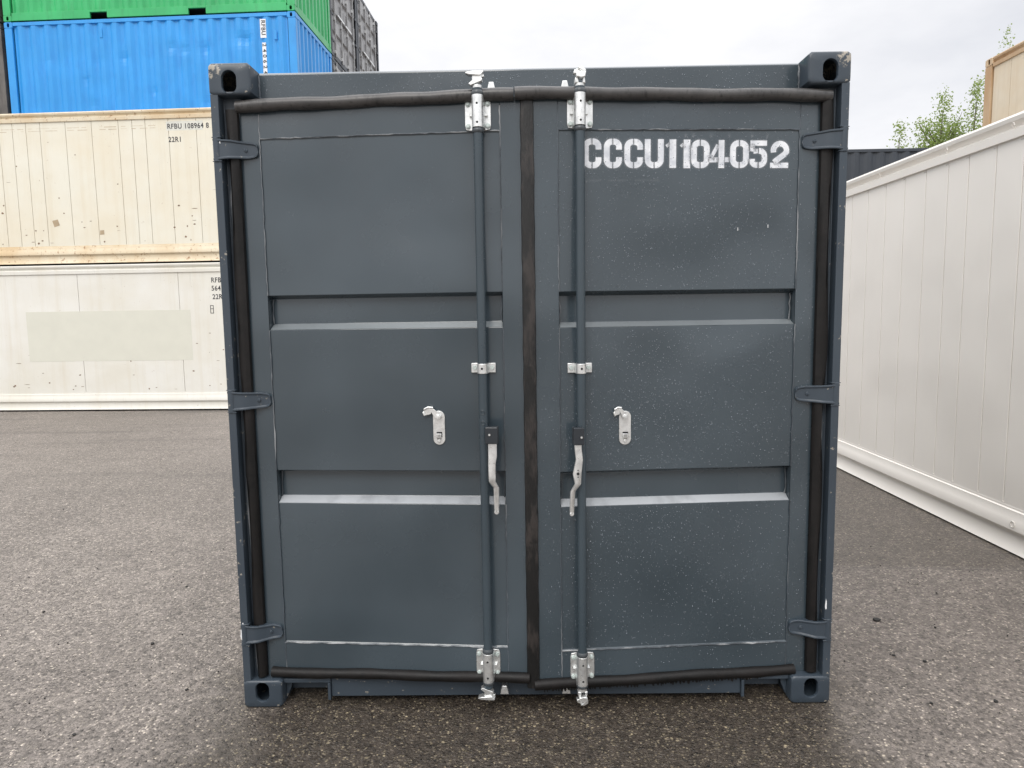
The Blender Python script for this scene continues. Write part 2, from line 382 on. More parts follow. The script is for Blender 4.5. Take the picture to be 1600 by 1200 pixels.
# corner castings: eight
for sx in (-1, 1):
    for top in (0, 1):
        z0, z1 = (2.473, H) if top else (0, .118)
        ztop = .108 if not top else 0
        hz = 2.521 if top else .068
        for back in (0, 1):
            hx = sx*1.140; xa, xb = sorted((sx*HW, sx*1.057))
            cm = casting_mb(xa, xb, z0, z1, hx, hz, 0 if not back else Dp, 1 if not back else -1)
            cm.build('corner_casting', M_frame, main, smooth=True, origin=(sx*1.138, Dp if back else 0, z0))
    # front post: outer flange strip, return, and the flat channel behind the doors' edge
    X = lambda v: sx*v
    prof = [(X(1.217), .178), (X(1.217), .004), (X(1.186), .004), (X(1.186), .052), (X(1.118), .056), (X(1.118), .178)]
    mb = MB(); mb.prism(prof, .112, 2.479, 'z'); mb.build('corner_post', M_frame, main, bevel=.003, origin=(sx*1.17, .1, .118))
    mb = MB(); mb.box(*sorted((X(1.217), X(1.11))), Dp-.17, Dp-.004, .118, 2.473); mb.build('corner_post', M_frame, main, bevel=.003, origin=(sx*1.17, Dp-.1, .118))
    # jamb bead running down beside the seal
    mb = MB(); mb.tube([(X(1.172+.004*math.sin(k*1.3)), .05, .14+k*.12) for k in range(20)], .0045, 8); mb.build('jamb_bead', M_weld, main, smooth=True)
    # corrugated side wall
    prof = []; yy = .18; n = 0
    while yy < Dp-.2:
        prof += [(X(1.212), yy), (X(1.212), yy+.07), (X(1.176), yy+.138), (X(1.176), yy+.208)]; yy += .278
    prof.append((X(1.212), Dp-.17))
    mb = MB(); mb.sheet(prof, .155, 2.531, 'z'); mb.build('side_wall', M_frame, main)
    mb = MB(); mb.box(*sorted((X(1.217), X(1.157))), .178, Dp-.178, 2.531, 2.587); mb.build('top_side_rail', M_frame, main, bevel=.004)
    mb = MB(); mb.box(*sorted((X(1.217), X(1.169))), .178, Dp-.178, .02, .155); mb.build('bottom_side_rail', M_frame, main, bevel=.004)
# header and rear header
mb = MB(); mb.prism([(.092, 2.452), (.089, 2.574), (.099, 2.582), (.178, 2.584), (.178, 2.452)], -1.0575, 1.0575, 'x')
mb.build('door_header', M_wet, main, bevel=.003)
for s in (-1, 1):   # weld between header and casting
    mb = MB(); random.seed(5)
    mb.tube([(s*1.0555+random.uniform(-.001, .001), .088+random.uniform(-.001, .001), 2.475+k*.007) for k in range(15)], [random.uniform(.003, .0055) for k in range(15)], 8)
    mb.build('weld_bead', M_weld, main, smooth=True)
MB().box(-1.0575, 1.0575, Dp-.12, Dp-.02, 2.46, 2.585).build('rear_header', M_frame, main, bevel=.004); MB().box(-1.0575, 1.0575, Dp-.12, Dp-.02, .02, .16).build('rear_sill', M_frame, main, bevel=.004)
prof = []; xx = -1.1
while xx < 1.09: prof += [(xx, Dp-.06), (xx+.07, Dp-.06), (xx+.11, Dp-.09), (xx+.18, Dp-.09)]; xx += .22
mb = MB(); mb.sheet(prof, .16, 2.46, 'z'); mb.build('end_wall', M_frame, main)
mb = MB(); mb.box(-1.16, 1.16, .178, Dp-.12, 2.560, 2.572); mb.build('roof', M_frame, main)
mb = MB(); mb.box(-1.16, 1.16, .10, Dp-.12, .135, .152)
for k in range(9): mb.box(-1.165, 1.165, .35+k*.29, .39+k*.29, .05, .134)
mb.build('floor', M_black, main)
mb = MB(); mb.box(-1.115, 1.115, .10, .11, .152, 2.45); mb.build('inner_lining', M_black, main)
# sill with its two notches
mb = MB(); mb.box(-.859, .859, .032, .06, .030, .114); mb.build('door_sill', M_frame, main, bevel=.003)
for s in (-1, 1):
    mb = MB(); a, b_ = sorted((s*.8595, s*1.0565)); mb.box(a, b_, .026, .10, .094, .112); mb.box(a+ (0.012 if s < 0 else .012), b_-.012, .1005, .115, .03, .112)
    c, d = sorted((s*.8595, s*.8715)); mb.box(c, d, .020, .10, .020, .0935)
    g_ = [(s*1.0565, .0935), (s*1.028, .0935), (s*1.034, .065), (s*1.0565, .012)]
    mb.prism(g_, .05, .062, 'y')
    mb.build('notch_frame', M_frame, main, bevel=.002)
for (x, z, w_, h_, sd) in ((-1.214, .318, .006, .030, 1), (-1.206, .365, .003, .008, 2), (1.191, .425, .004, .032, 3), (1.212, .352, .008, .006, 4), (-1.188, 2.30, .003, .01, 5)):
    q_ = random.Random(sd); mb = MB(); mb.prism([(x+w_*math.cos(2*PI*k/9)*q_.uniform(.5, 1), z+h_*math.sin(2*PI*k/9)*q_.uniform(.5, 1)) for k in range(9)], .0022, .0052, 'y'); mb.build('paint_scrape', M_decal, main)
# keepers on the header and sill for the lock rod cams
for s in (-1, 1):
    for zt in (1, 0):
        x = s*.142 if zt else s*.128; z = 2.497 if zt else .075; y = .085 if zt else .028
        mb = MB(); mb.hull([(x+dx*(.018 if dz < 0 else .009), y-dy, z+dz) for dx in (-1, 1) for dz in (-.018, .020) for dy in (0, .04)])
        if zt:
            mb.hull([(x+s*.05+dx*.018, y-dy, z+dz-.008) for dx in (-1, 1) for dz in (-.012, .008) for dy in (0, .03)])
        mb.build('cam_keeper', M_galv, main, bevel=.003, seg=2)

# ------------------------------------------------------------------ doors
ANG = math.radians(3.9)
def rings(pts, r): return pts
def build_door(s):
    """s=-1 left, 1 right; written as if shut, then swung 3.9 degrees about its hinge line"""
    mat = M_wet if s > 0 else M_paint
    rng = random.Random(11+s)
    piv = Vector((s*1.19, .05, 0))
    X = lambda v: s*v                      # v: distance from the middle of the front
    y0 = .05
    xi, xo = (.012 if s > 0 else .018), 1.128      # door leaf from the middle to the hinge edge
    zt, zb = 2.44, .118
    si, so_ = .107, 1.047                  # the welded sheet between the stiles
    r1, r0 = 2.317, (.267 if s < 0 else .250)
    m = MB()
    def bx(m, xa, xb, ya, yb, za, zc):
        a, b = sorted((X(xa), X(xb))); m.box(a-piv.x, b-piv.x, ya-piv.y, yb-piv.y, za, zc)
    bx(m, xi, si, y0, y0+.045, zb, zt); bx(m, so_, xo, y0, y0+.045, zb, zt)
    bx(m, si, so_, y0, y0+.045, r1, zt); bx(m, si, so_, y0, y0+.045, zb, r0)
    door = m.build('door', mat, main, bevel=.0015, seg=1)
    door.location = piv; door.rotation_euler = (0, 0, s*ANG)
    door['label'] = ('left door, dry dark grey steel' if s < 0 else 'right door with white stencilled number, beaded with rain')
    P = lambda v, y, z: (X(v)-piv.x, y-piv.y, z)
    # pressed sheet with two horizontal recesses
    if s < 0: b1 = (1.711, 1.698, 1.597, 1.574); b2 = (1.0025, .992, .889, .865)
    else: b1 = (1.708, 1.693, 1.588, 1.568); b2 = (.995, .980, .875, .852)
    dr = .038
    prof = [(0, r1), (.004, r1-.005)]
    for a, b, c, d in (b1, b2): prof += [(.004, a), (.004+dr, b), (.004+dr, c), (.004, d)]
    prof += [(.004, r0+.006), (0, r0)]
    m = MB(); N = 1
    pts = [(y, z) for y, z in prof]
    a, b = sorted((X(si), X(so_)))
    m.sheet([(y0+y-piv.y, z) for y, z in pts], a-piv.x, b-piv.x, 'x')
    for a_, b_, c_, d_ in (b1, b2):        # end plates of the recesses
        for xe in (si+.001, so_-.001):
            m.add([P(xe, y0+.004, a_), P(xe, y0+.004+dr, b_), P(xe, y0+.004+dr, c_), P(xe, y0+.004, d_)], [(0, 1, 2, 3)])
    m.build('panel', mat, door, bevel=.0015, seg=1, normals=False)
    for a_, b_, c_, d_ in (b1, b2):        # the sloped lower edge of each recess, sky reflection painted on as a pale tone
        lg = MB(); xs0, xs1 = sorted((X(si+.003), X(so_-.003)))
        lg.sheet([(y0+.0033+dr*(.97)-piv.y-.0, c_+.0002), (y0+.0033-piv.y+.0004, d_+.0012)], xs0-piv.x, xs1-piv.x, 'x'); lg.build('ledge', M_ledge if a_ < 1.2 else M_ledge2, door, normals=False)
    # weld lines
    m = MB()
    def bead(p, q, r=.0022, wob=.0016):
        n = max(4, int((Vector(q)-Vector(p)).length/.02)); path = []; rad = []
        for k in range(n+1):
            t = k/n; v = Vector(p).lerp(Vector(q), t); path.append(v+Vector((rng.uniform(-wob, wob), 0, rng.uniform(-wob, wob)*.7))); rad.append(r*rng.uniform(.6, 1.35))
        m.tube(path, rad, 6)
    zs = [zt-.03, b1[0], b1[3], b2[0], b2[3], zb+.02]
    for xe in (si, so_):
        for k in (0, 2, 4): bead(P(xe, y0, zs[k]), P(xe, y0, zs[k+1]))
        for (a_, b_, c_, d_) in (b1, b2): bead(P(xe+(.006 if xe < .5 else -.006), y0+.037, b_), P(xe+(.006 if xe < .5 else -.006), y0+.036, c_), .003, .003)
    bead(P(si, y0+.001, r1), P(so_, y0+.001, r1), .0024, .0022); bead(P(si, y0, r0), P(so_, y0, r0), .003, .003)
    m.build('weld_seam', M_weld if s > 0 else M_weld, door, smooth=True)
    # rubber seal: a swelling tube on top and bottom, a flat one at the hinge side
    m = MB()
    xa, xb = (.052 if s < 0 else -.056), (1.125 if s < 0 else 1.155)
    n = 40; path = []
    for k in range(n+1):
        t = k/n; v = xa+(xb-xa)*t
        z = 2.443-(.006*(t*t))+.0015*math.sin(t*17); path.append(P(v, y0-.012-.004*math.sin(t*9)+(0 if s < 0 else -.003), z))
    m.tube(path, [.0235*(1+.04*math.sin(k*.9)) for k in range(n+1)], 16)
    m.build('top_seal', M_rubd, door, smooth=True)
    m = MB(); path = []; rr = []
    za, zc = (.141, .138) if s < 0 else (.112, .131)
    for k in range(n+1):
        t = k/n; v = (.02 if s < 0 else -.006)+(1.105-.02)*t; path.append(P(v, y0-.006, za+(zc-za)*t+.002*math.sin(t*13))); rr.append(.0215*(1+.05*math.sin(k*.8)))
    m.tube(path, rr, 14)
    m.build('bottom_seal', M_rub, door, smooth=True)
    if s > 0:                                # torn lower lip
        m = MB()
        v = .03
        while v < .95:
            wv = rng.uniform(.006, .014); h = rng.uniform(.004, .016)
            zc_ = .112+(v/1.1)*.019-.019
            m.hull([P(v, y0-.014, zc_), P(v+wv, y0-.014, zc_), P(v+wv*.8, y0-.012, zc_-h), P(v+wv*.3, y0-.012, zc_-h*.8), P(v, y0-.004, zc_), P(v+wv, y0-.004, zc_)]); v += wv*rng.uniform(.8, 1.6)
        m.build('torn_lip', M_rub, door)
    m = MB(); n = 60; pr = []
    vs = []; fs = []
    for k in range(n+1):
        t = k/n; z = .125+(2.425-.125)*t
        bul = .006*math.sin(t*21+s)+.010*math.exp(-((z-1.45)/.12)**2)-.008*math.exp(-((z-1.15)/.1)**2)
        # cross section: from leaf edge outward, bulging to the front then dropping back
        sec = [(1.125-.004*t, .046), (1.128-.004*t, .034), (1.138, .025+bul*.3), (1.151, .022+bul*.4), (1.164+bul*.6, .030), (1.170+bul*.6, .046), (1.168+bul*.5, .056)]
        vs += [P(a_, b_-.004, z) for a_, b_ in sec]
    q = 7; fs = [(k*q+i, k*q+i+1, (k+1)*q+i+1, (k+1)*q+i) for k in range(n) for i in range(q-1)]
    m.add(vs, fs); m.build('side_seal', M_rub, door, smooth=True, normals=False)
    if s < 0:                               # overlapping flat strip where the doors meet
        m = MB(); n = 70; vs = []
        for k in range(n+1):
            t = k/n; z = .10+(2.425-.10)*t; e1 = .0008*math.sin(k*1.7)+rng.uniform(-.0009, .0009); e2 = .0007*math.sin(k*1.1)+rng.uniform(-.0008, .0008)
            for a_, b_ in ((.030+e1, .0485), (.027+e1, .040), (.012, .037), (-.008, .038), (-.019+e2, .041), (-.021+e2, .052)): vs.append((-a_-piv.x, b_-piv.y, z))
        q = 6; m.add(vs, [(k*q+i, k*q+i+1, (k+1)*q+i+1, (k+1)*q+i) for k in range(n) for i in range(q-1)])
        m.build('centre_seal', M_rubc, door, smooth=True)
    # hinges: blade, rims, bolt, barrel
    for zc in ((2.272, 1.293, .318) if s < 0 else (2.270, 1.290, .316)):
        m = MB(); hh = .036
        def yf(v): t = min(1, max(0, (1.158-v)/.075)); return .003+.038*t*t*(3-2*t)
        out = [(1.213, hh+.004), (1.19, hh+.002), (1.165, hh), (1.145, hh-.001), (1.12, hh-.003), (1.09, hh-.0045), (1.068, hh-.0075), (1.058, hh-.012), (1.0535, hh-.020)]
        n_ = len(out); vs = []
        for v_, h_ in out:
            y_ = yf(v_)
            for zz, yy_ in ((h_, y_-.004), (h_-.007, y_-.004), (h_-.009, y_+.001), (-h_+.009, y_+.001), (-h_+.007, y_-.004), (-h_, y_-.004), (-h_, max(y_+.010, .050 if v_ < 1.13 else y_+.010)), (h_, max(y_+.010, .050 if v_ < 1.13 else y_+.010))): vs.append(P(v_, yy_, zc+zz))
        m.add(vs, [(i*8+k, i*8+(k+1) % 8, (i+1)*8+(k+1) % 8, (i+1)*8+k) for i in range(n_-1) for k in range(8)]+[tuple(range(8)), tuple(range((n_-1)*8, n_*8))])
        yb_ = yf(1.101); m.cyl(P(1.101, yb_+.003, zc), P(1.101, yb_-.003, zc), .0088, 14); m.cyl(P(1.101, yb_-.003, zc), P(1.101, yb_-.0055, zc), .005, 6)
        m.cyl(P(1.201, .013, zc-.046), P(1.201, .013, zc+.046), .0155, 16)
        for dz in (-.046, .044): m.box(*sorted((X(1.178)-piv.x, X(1.2165)-piv.x)), -.0505, -.03, zc+dz, zc+dz+.003)
        m.build('hinge', M_frame, door, bevel=.0012, seg=1, smooth=True)
    # lock rod
    xr = .186; yr = y0-.036; R_ = .0178
    m = MB(); m.cyl(P(xr, yr, .115), P(xr, yr, 2.462), R_, 24)
    if s < 0:
        for zz in (1.247, 1.205): m.tube([P(xr+.008*math.cos(t*PI/5), yr-.019, zz+.008*math.sin(t*PI/5)) for t in range(11)], .0014, 6)
    m.build('lock_rod', paint_rod, door, smooth=True)
    # end brackets
    for top in (1, 0):
        zc = (2.376 if s < 0 else 2.377) if top else (.203 if s < 0 else .185); sg = 1 if top else -1
        cx = .189 if s < 0 else .191
        m = MB(); pl = [(X(cx)+a_, b_) for a_, b_ in [(p[0], p[1]) for p in rrect(-.049, .049, -.058, .058, .011, 32)]]
        m.prism([(a_-piv.x, zc+b_) for a_, b_ in pl], y0-.0065-piv.y, y0-.0005-piv.y, 'y')
        # half-round sleeve with straight flanks
        sec = []
        rs = .0218
        for k in range(11): t = PI*k/10; sec.append((rs*math.cos(t), yr-rs*math.sin(t)))
        sec = [(rs+.004, y0-.007)]+[(rs+.001, yr+.006)]+sec+[(-rs-.001, yr+.006), (-rs-.004, y0-.007)]
        m.prism([(X(xr)-piv.x+a_, b_-piv.y) for a_, b_ in sec], zc-.060+(.004*sg if sg > 0 else -.008), zc+.066+(.002 if sg > 0 else -.008), 'z')
        for dx in (-.033, .033): m.hull([(X(xr)-piv.x+dx*.78+q_*.008, y0-.0068-piv.y-w_, zc-.005+e_*.004) for q_ in (-1, 1) for w_ in (0, .012) for e_ in (-1, 1)])
        br = m.build('rod_bracket', M_galv, door, bevel=.0012, seg=2, smooth=True)
        m = MB()
        for dx in (-.0375, .0375):
            for dz in (-.043, .038):
                p = (X(cx)-piv.x+dx, 0, zc+dz)
                m = MB(); m.cyl((p[0], y0-.0067-piv.y, p[2]), (p[0], y0-.0125-piv.y, p[2]), .0092, 16); m.cyl((p[0], y0-.0125-piv.y, p[2]), (p[0], y0-.0155-piv.y, p[2]), .0062, 12)
                m.build('bolt', M_bolt, door, smooth=True, bevel=.0008)
        m = MB()
        for dz in (-.04, .028): MB().cyl(P(xr, yr-.0222, zc+dz), P(xr, yr-.0208, zc+dz), .0042, 12).build('drain_hole', M_black, door)
        # dark nylon bushings either end
        m = MB()
        for ze, l in ((zc-.067, .016), (zc+.067, .020)):
            MB().tube([P(xr, yr, ze-l/2), P(xr, yr, ze-l/4), P(xr, yr, ze+l/4), P(xr, yr, ze+l/2)], [.0195, .0225, .0225, .0195], 20).build('bushing', M_bush, door, smooth=True)
        # cast cam head: two splayed jaws on a neck
        m = MB(); zb_ = (2.470 if top else (.118 if s < 0 else .098)); k_ = sg
        def jaw(pts, ya, yb, rr_=1): m.hull([P(xr+s*a_*1.0, yr+yy_, zb_+k_*b_) for a_, b_ in pts for yy_ in (ya, yb)])
        m.tube([P(xr, yr, zb_-k_*.014), P(xr, yr, zb_+k_*.002)], .0175, 16)
        if s < 0:    # seen from its broad side
            F = [(-1*v, z) for v, z in []]
            # here +a points away from the middle; the photo shows jaws pointing outwards (left)
            def J(pts, ya, yb): m.hull([P(xr+a_*1.3, yr+yy_*1.2, zb_+k_*b_*1.05) for a_, b_ in pts for yy_ in (ya, yb)])
            J([(.024, .006), (.018, .000), (-.014, .014), (-.016, .022), (.008, .022)], -.013, .010)
            J([(.013, .014), (-.015, .016), (-.013, .036), (.014, .034)], -.009, .009)
            J([(.033, .041), (.022, .036), (-.010, .033), (-.020, .044), (-.018, .048), (.010, .048), (.030, .045)], -.015, .010)
            J([(-.014, .028), (-.021, .030), (-.020, .037), (-.012, .038)], -.006, .006)
        else:        # turned end-on, rounder
            def J(pts, ya, yb): m.hull([P(xr+a_*1.22, yr+yy_*1.2, zb_+k_*b_*1.08) for a_, b_ in pts for yy_ in (ya, yb)])
            J([(-.016, .0), (-.004, .002), (-.008, .020), (-.016, .018)], -.012, .012)
            J([(.016, .0), (.006, .0), (.010, .022), (.014, .018)], -.012, .012)
            J([(-.014, .020), (.014, .019), (.017, .036), (-.012, .038), (.004, .016)], -.020, .006)
            J([(-.020, .038), (-.018, .034), (.004, .036), (-.002, .054), (-.016, .048)], -.004, .016)
            J([(.010, .034), (.018, .036), (.017, .046), (.004, .055), (-.008, .053)], -.014, .012)
        m.build('cam', M_galv, door, bevel=.0035, seg=3, smooth=True)
    # mid clamp
    zc = 1.4165 if s < 0 else 1.411
    m = MB(); cx = .186
    for a_, b_ in ((-.048, -.018), (.018, .048)): m.box(X(cx)-piv.x+a_, X(cx)-piv.x+b_, y0-.006-piv.y, y0-.0005-piv.y, zc-.019, zc+.019)
    rs = .0205; sec = [(rs+.0025, y0-.0062)]+[(rs*math.cos(PI*k/8), yr-rs*math.sin(PI*k/8)*1.02) for k in range(9)]+[(-rs-.0025, y0-.0062)]
    m.prism([(X(xr)-piv.x+a_, b_-piv.y) for a_, b_ in sec], zc-.020, zc+.019, 'z')
    m.build('rod_clamp', M_galv, door, bevel=.0018, seg=2, smooth=True)
    m = MB()
    for dx in (-.034, .034):
        MB().cyl((X(cx)-piv.x+dx, y0-.0065-piv.y, zc+.001), (X(cx)-piv.x+dx, y0-.012-piv.y, zc+.001), .0088, 16).build('bolt', M_bolt, door, smooth=True, bevel=.0008)
    m = MB(); m.cyl(P(xr, yr-.0215, zc), P(xr, yr-.0200, zc), .0045, 12); m.build('drain_hole', M_black, door)
    # handle hub and handle
    if s < 0:
        hx0, hx1, hz0, hz1 = .126, .176, 1.128, 1.193; px, pz = .158, 1.165
        ctr = [(.149, 1.135), (.149, 1.075), (.152, 1.050), (.152, .995), (.152, .978), (.138, .950), (.138, .853)]
        wid = [.034, .034, .029, .028, .026, .022, .019]
    else:
        hx0, hx1, hz0, hz1 = .148, .190, 1.119, 1.186; px, pz = .178, 1.150
        ctr = [(.167, 1.130), (.168, 1.100), (.172, 1.060), (.163, 1.005), (.166, .965), (.148, .932), (.143, .842)]
        wid = [.028, .028, .028, .034, .024, .020, .017]
    yh = y0-.075
    m = MB(); a, b = sorted((X(hx0), X(hx1)))
    m.box(a-piv.x, b-piv.x, yh-.012-piv.y, yh-.006-piv.y, hz0, hz1); m.box(a-piv.x+.003, b-piv.x-.003, yh-.0062-piv.y, yh+.020-piv.y, hz1-.010, hz1+.001)
    m.box(a-piv.x, b-piv.x, yh+.0205-piv.y, yh+.026-piv.y, hz0, hz1); m.cyl(P(px, yh-.010, pz), P(px, yh-.0165, pz), .0052, 12)
    m.build('handle_hub', M_hub, door, bevel=.003, seg=2)
    m = MB(); m.cyl(P(px, yh-.0165, pz), P(px, yh-.018, pz), .0042, 12); m.build('pivot_pin', M_galv, door)
    m = MB(); vs = []; yd = [0, 0, -.002, -.002, -.002, .012, .012]
    n = len(ctr)
    for i, ((cx_, cz_), wd) in enumerate(zip(ctr, wid)):
        for dx, dy in ((-.5, 0), (-.22, -.004), (.22, -.004), (.5, 0), (.5, .010), (-.5, .010)):
            vs.append(P(cx_+dx*wd, yh+yd[i]+dy, cz_))
    q = 6; fs = [(i*q+k, i*q+(k+1) % q, (i+1)*q+(k+1) % q, (i+1)*q+k) for i in range(n-1) for k in range(q)]+[tuple(range(q)), tuple(range((n-1)*q, n*q))]
    m.add(vs, fs)
    m.cyl(P(ctr[-1][0], yh+.008, ctr[-1][1]), P(ctr[-1][0], yh+.020, ctr[-1][1]), wid[-1]/2, 14)
    hd = m.build('handle', M_galv, door, bevel=.0022, seg=2, smooth=True)
    if s > 0:
        for zz, q_ in ((1.006, .0055), (1.020, .0025), (.993, .0025)): MB().cyl(P(.1655, yh-.0075, zz), P(.1655, yh-.0055, zz), q_, 12).build('handle_hole', M_black, door)
    # latch plate (handle retainer) and its swung catch
    if s < 0: lx, lt, lb = .3695, 1.246, 1.109
    else: lx, lt, lb = .3665, 1.236, 1.100
    m = MB(); pl = oval(0, (lt+lb)/2, .0475, lt-lb, 32)
    m.prism([(X(lx)-piv.x+a_, b_) for a_, b_ in pl], y0-.005+.004-piv.y, y0+.0035-piv.y, 'y')
    # small tongue near the foot
    m.box(X(lx)-piv.x-.010, X(lx)-piv.x+.010, y0-.012-piv.y, y0-.0015-piv.y, lb+.030, lb+.046)
    m.hull([(X(lx)-piv.x+dx*.008, y0-yy_-piv.y, lb+zz_) for dx in (-1, 1) for yy_, zz_ in ((.012, .046), (.003, .046), (.012, .030), (.0025, .022), (.006, .022))])
    m.cyl((X(lx)-piv.x, y0-.0015-piv.y, lb+.016), (X(lx)-piv.x, y0-.007-piv.y, lb+.016), .0065, 12)
    m.build('latch_plate', M_galv, door, bevel=.0012, seg=2, smooth=True)
    m = MB(); m.box(X(lx)-piv.x-.010, X(lx)-piv.x+.012, y0-.0022-piv.y, y0-.0014-piv.y, lb+.0465, lb+.052)
    m.box(X(lx)-piv.x+.0102, X(lx)-piv.x+.0125, y0-.0022-piv.y, y0-.0014-piv.y, lb+.032, lb+.0465); m.build('latch_slot', M_black, door)
    m = MB(); bx_ = X(lx)-piv.x; pzv = lt-.022; k1 = 1 if s < 0 else .78
    arm = [(.004, pzv+.014), (-.022*k1, pzv+.034), (-.034*k1, pzv+.030), (-.020*k1, pzv+.004), (-.010, pzv-.010)]
    m.prism([(bx_+a_, b_) for a_, b_ in arm], y0-.012-piv.y, y0-.0065-piv.y, 'y')
    # cupped end
    cup = [(-.020*k1, pzv+.036), (-.040*k1, pzv+.038), (-.056*k1, pzv+.030), (-.060*k1, pzv+.018), (-.054*k1, pzv+.004)]
    m.tube([(bx_+a_, y0-.012-piv.y, b_) for a_, b_ in cup], .0042, 8)
    m.prism([(bx_+a_, b_) for a_, b_ in cup+[(-.030*k1, pzv+.010)]], y0-.010-piv.y, y0-.006-piv.y, 'y')
    m.cyl((bx_, y0-.0015-piv.y, pzv), (bx_, y0-.017-piv.y, pzv), .0105, 16); m.cyl((bx_, y0-.017-piv.y, pzv), (bx_, y0-.019-piv.y, pzv), .006, 14)
    m.build('latch_catch', M_galv, door, bevel=.001, seg=2, smooth=True)
    return door, piv
paint_rod = paint('rod_paint', (.041, .058, .071), .28, .12)
M_hub = paint('hub_paint', (.022, .027, .033), .3, .2)
M_bush = solid('nylon_bushing', (.06, .068, .075), .35)
M_bolt = solid('zinc_bolt', (.52, .58, .56), .42, .35, .12, 40)
doorL, pivL = build_door(-1); doorR, pivR = build_door(1)

# sprayed serial number on the right door
def strip(m, pts, w, closed=False):
    """core band plus a faded overspray fringe each side"""
    pts = [Vector(p) for p in pts]; n = len(pts); nr = []
    for i in range(n):
        a = pts[max(i-1, 0)]; b = pts[min(i+1, n-1)]
        if i == 0: d = (pts[1]-pts[0]).normalized(); nr.append(Vector((-d.y, d.x))); continue
        if i == n-1: d = (pts[-1]-pts[-2]).normalized(); nr.append(Vector((-d.y, d.x))); continue
        d1 = (pts[i]-pts[i-1]).normalized(); d2 = (pts[i+1]-pts[i]).normalized()
        n1 = Vector((-d1.y, d1.x)); n2 = Vector((-d2.y, d2.x)); nn = (n1+n2).normalized(); nr.append(nn/max(.5, nn.dot(n1)))
    offs = [-w/2-.009, -w/2-.0005, -w/2, w/2, w/2+.0005, w/2+.009]; al = [0, .42, 1, 1, .42, 0]
    vs = []; aa = []
    for k in range(n):
        for o_, a_ in zip(offs, al): q = pts[k]+nr[k]*o_; vs.append((q.x, 0, q.y)); aa.append(a_)
    m.add(vs, [(k*6+i, k*6+i+1, (k+1)*6+i+1, (k+1)*6+i) for k in range(n-1) for i in range(5)], aa)
    for e, sg in ((0, -1), (n-1, 1)):        # end fringe
        d = (pts[1]-pts[0] if e == 0 else pts[-1]-pts[-2]).normalized()*sg*.006
        a = pts[e]+nr[e]*(-w/2); b = pts[e]+nr[e]*(w/2)
        m.add([(a.x, 0, a.y), (b.x, 0, b.y), (b.x+d.x, 0, b.y+d.y), (a.x+d.x, 0, a.y+d.y)], [(0, 1, 2, 3)], [.42, .42, 0, 0])
def arcpts(cx, cz, rx, rz, a0, a1, n=6): return [(cx+rx*math.cos(math.radians(a0+(a1-a0)*k/n)), cz+rz*math.sin(math.radians(a0+(a1-a0)*k/n))) for k in range(n+1)]
def glyph(m, ch, x0, x1, z0, z1, w=.0218):
    cx = (x0+x1)/2; l, r_, b, t = x0+w/2, x1-w/2, z0+w/2, z1-w/2; R = (r_-l)/2*.8; g = .0016; hz = z1-z0
    if ch == 'C' or ch == '0':
        strip(m, [(cx-g, t)]+arcpts(l+R, t-R, R, R, 90, 180)+arcpts(l+R, b+R, R, R, 180, 270)+[(cx-g, b)], w)
        if ch == '0': strip(m, [(cx+g, t)]+arcpts(r_-R, t-R, R, R, 90, 0)+arcpts(r_-R, b+R, R, R, 0, -90)+[(cx+g, b)], w)
        else:
            strip(m, [(cx+g, t)]+arcpts(r_-R, t-R, R, R, 90, 0)+[(r_, z0+hz*.63)], w)
            strip(m, [(r_, z0+hz*.37)]+arcpts(r_-R, b+R, R, R, 0, -90)+[(cx+g, b)], w)
    elif ch == 'U':
        strip(m, [(l, z1)]+arcpts(l+R, b+R, R, R, 180, 270)+[(cx-g, b)], w); strip(m, [(r_, z1)]+arcpts(r_-R, b+R, R, R, 0, -90)+[(cx+g, b)], w)
    elif ch == '1':
        strip(m, [(x1-w*.62, z0), (x1-w*.62, z1)], w*1.15); strip(m, [(x1-w*1.2, z1-.016), (x0+.002, z1-.026)], w*.5)
    elif ch == '4':
        xs = x1-w*1.35; strip(m, [(xs+w*.0, z0), (xs, z1)], w); strip(m, [(xs-w*.62, z1-.018), (x0+.006, z0+.036)], w*.62); strip(m, [(x0+.002, z0+.031), (xs-w*.62, z0+.031)], w*.85); strip(m, [(xs+w*.6, z0+.031), (x1+.002, z0+.031)], w*.8)
    elif ch == '5':
        strip(m, [(x1-.002, t+.001), (x0+.003, t+.001)], w*.88); strip(m, [(l+.001, t-.006), (l-.001, z0+hz*.60)], w*.8)
        Rr = .020; strip(m, [(l+.004, z0+hz*.60), (cx-g, z0+hz*.62)], w*.75)
        strip(m, [(cx+g, z0+hz*.62)]+arcpts(r_-Rr, z0+hz*.62-Rr, Rr, Rr, 90, 0)+arcpts(r_-Rr, b+Rr, Rr, Rr, 0, -90)+[(cx+g, b)], w*.95)
        strip(m, [(cx-g, b)]+arcpts(l+Rr*.8, b+Rr*.8, Rr*.8, Rr*.8, 270, 180)+[(l, z0+hz*.33)], w*.95)
    elif ch == '2':
        Rr = (r_-l)/2; strip(m, arcpts(cx, t-Rr, Rr, Rr, 195, -10, 12)+[(r_-.008, z0+hz*.50), (l+.010, z0+hz*.26), (l+.004, z0+hz*.20)], w*.95)
        strip(m, [(x0-.001, z0+.0095), (x1-.003, z0+.0095)], w*.88)
m = MB()
xs = [(.203, .274), (.284, .353), (.363, .435), (.442, .515), (.523, .564), (.580, .619), (.622, .694), (.692, .770), (.775, .848), (.851, .921), (.934, 1.008)]
for i, (ch, (a, b)) in enumerate(zip('CCCU1104052', xs)):
    glyph(m, ch, a, b, 2.174-(0 if i < 5 else .001), 2.284-.0009*i)
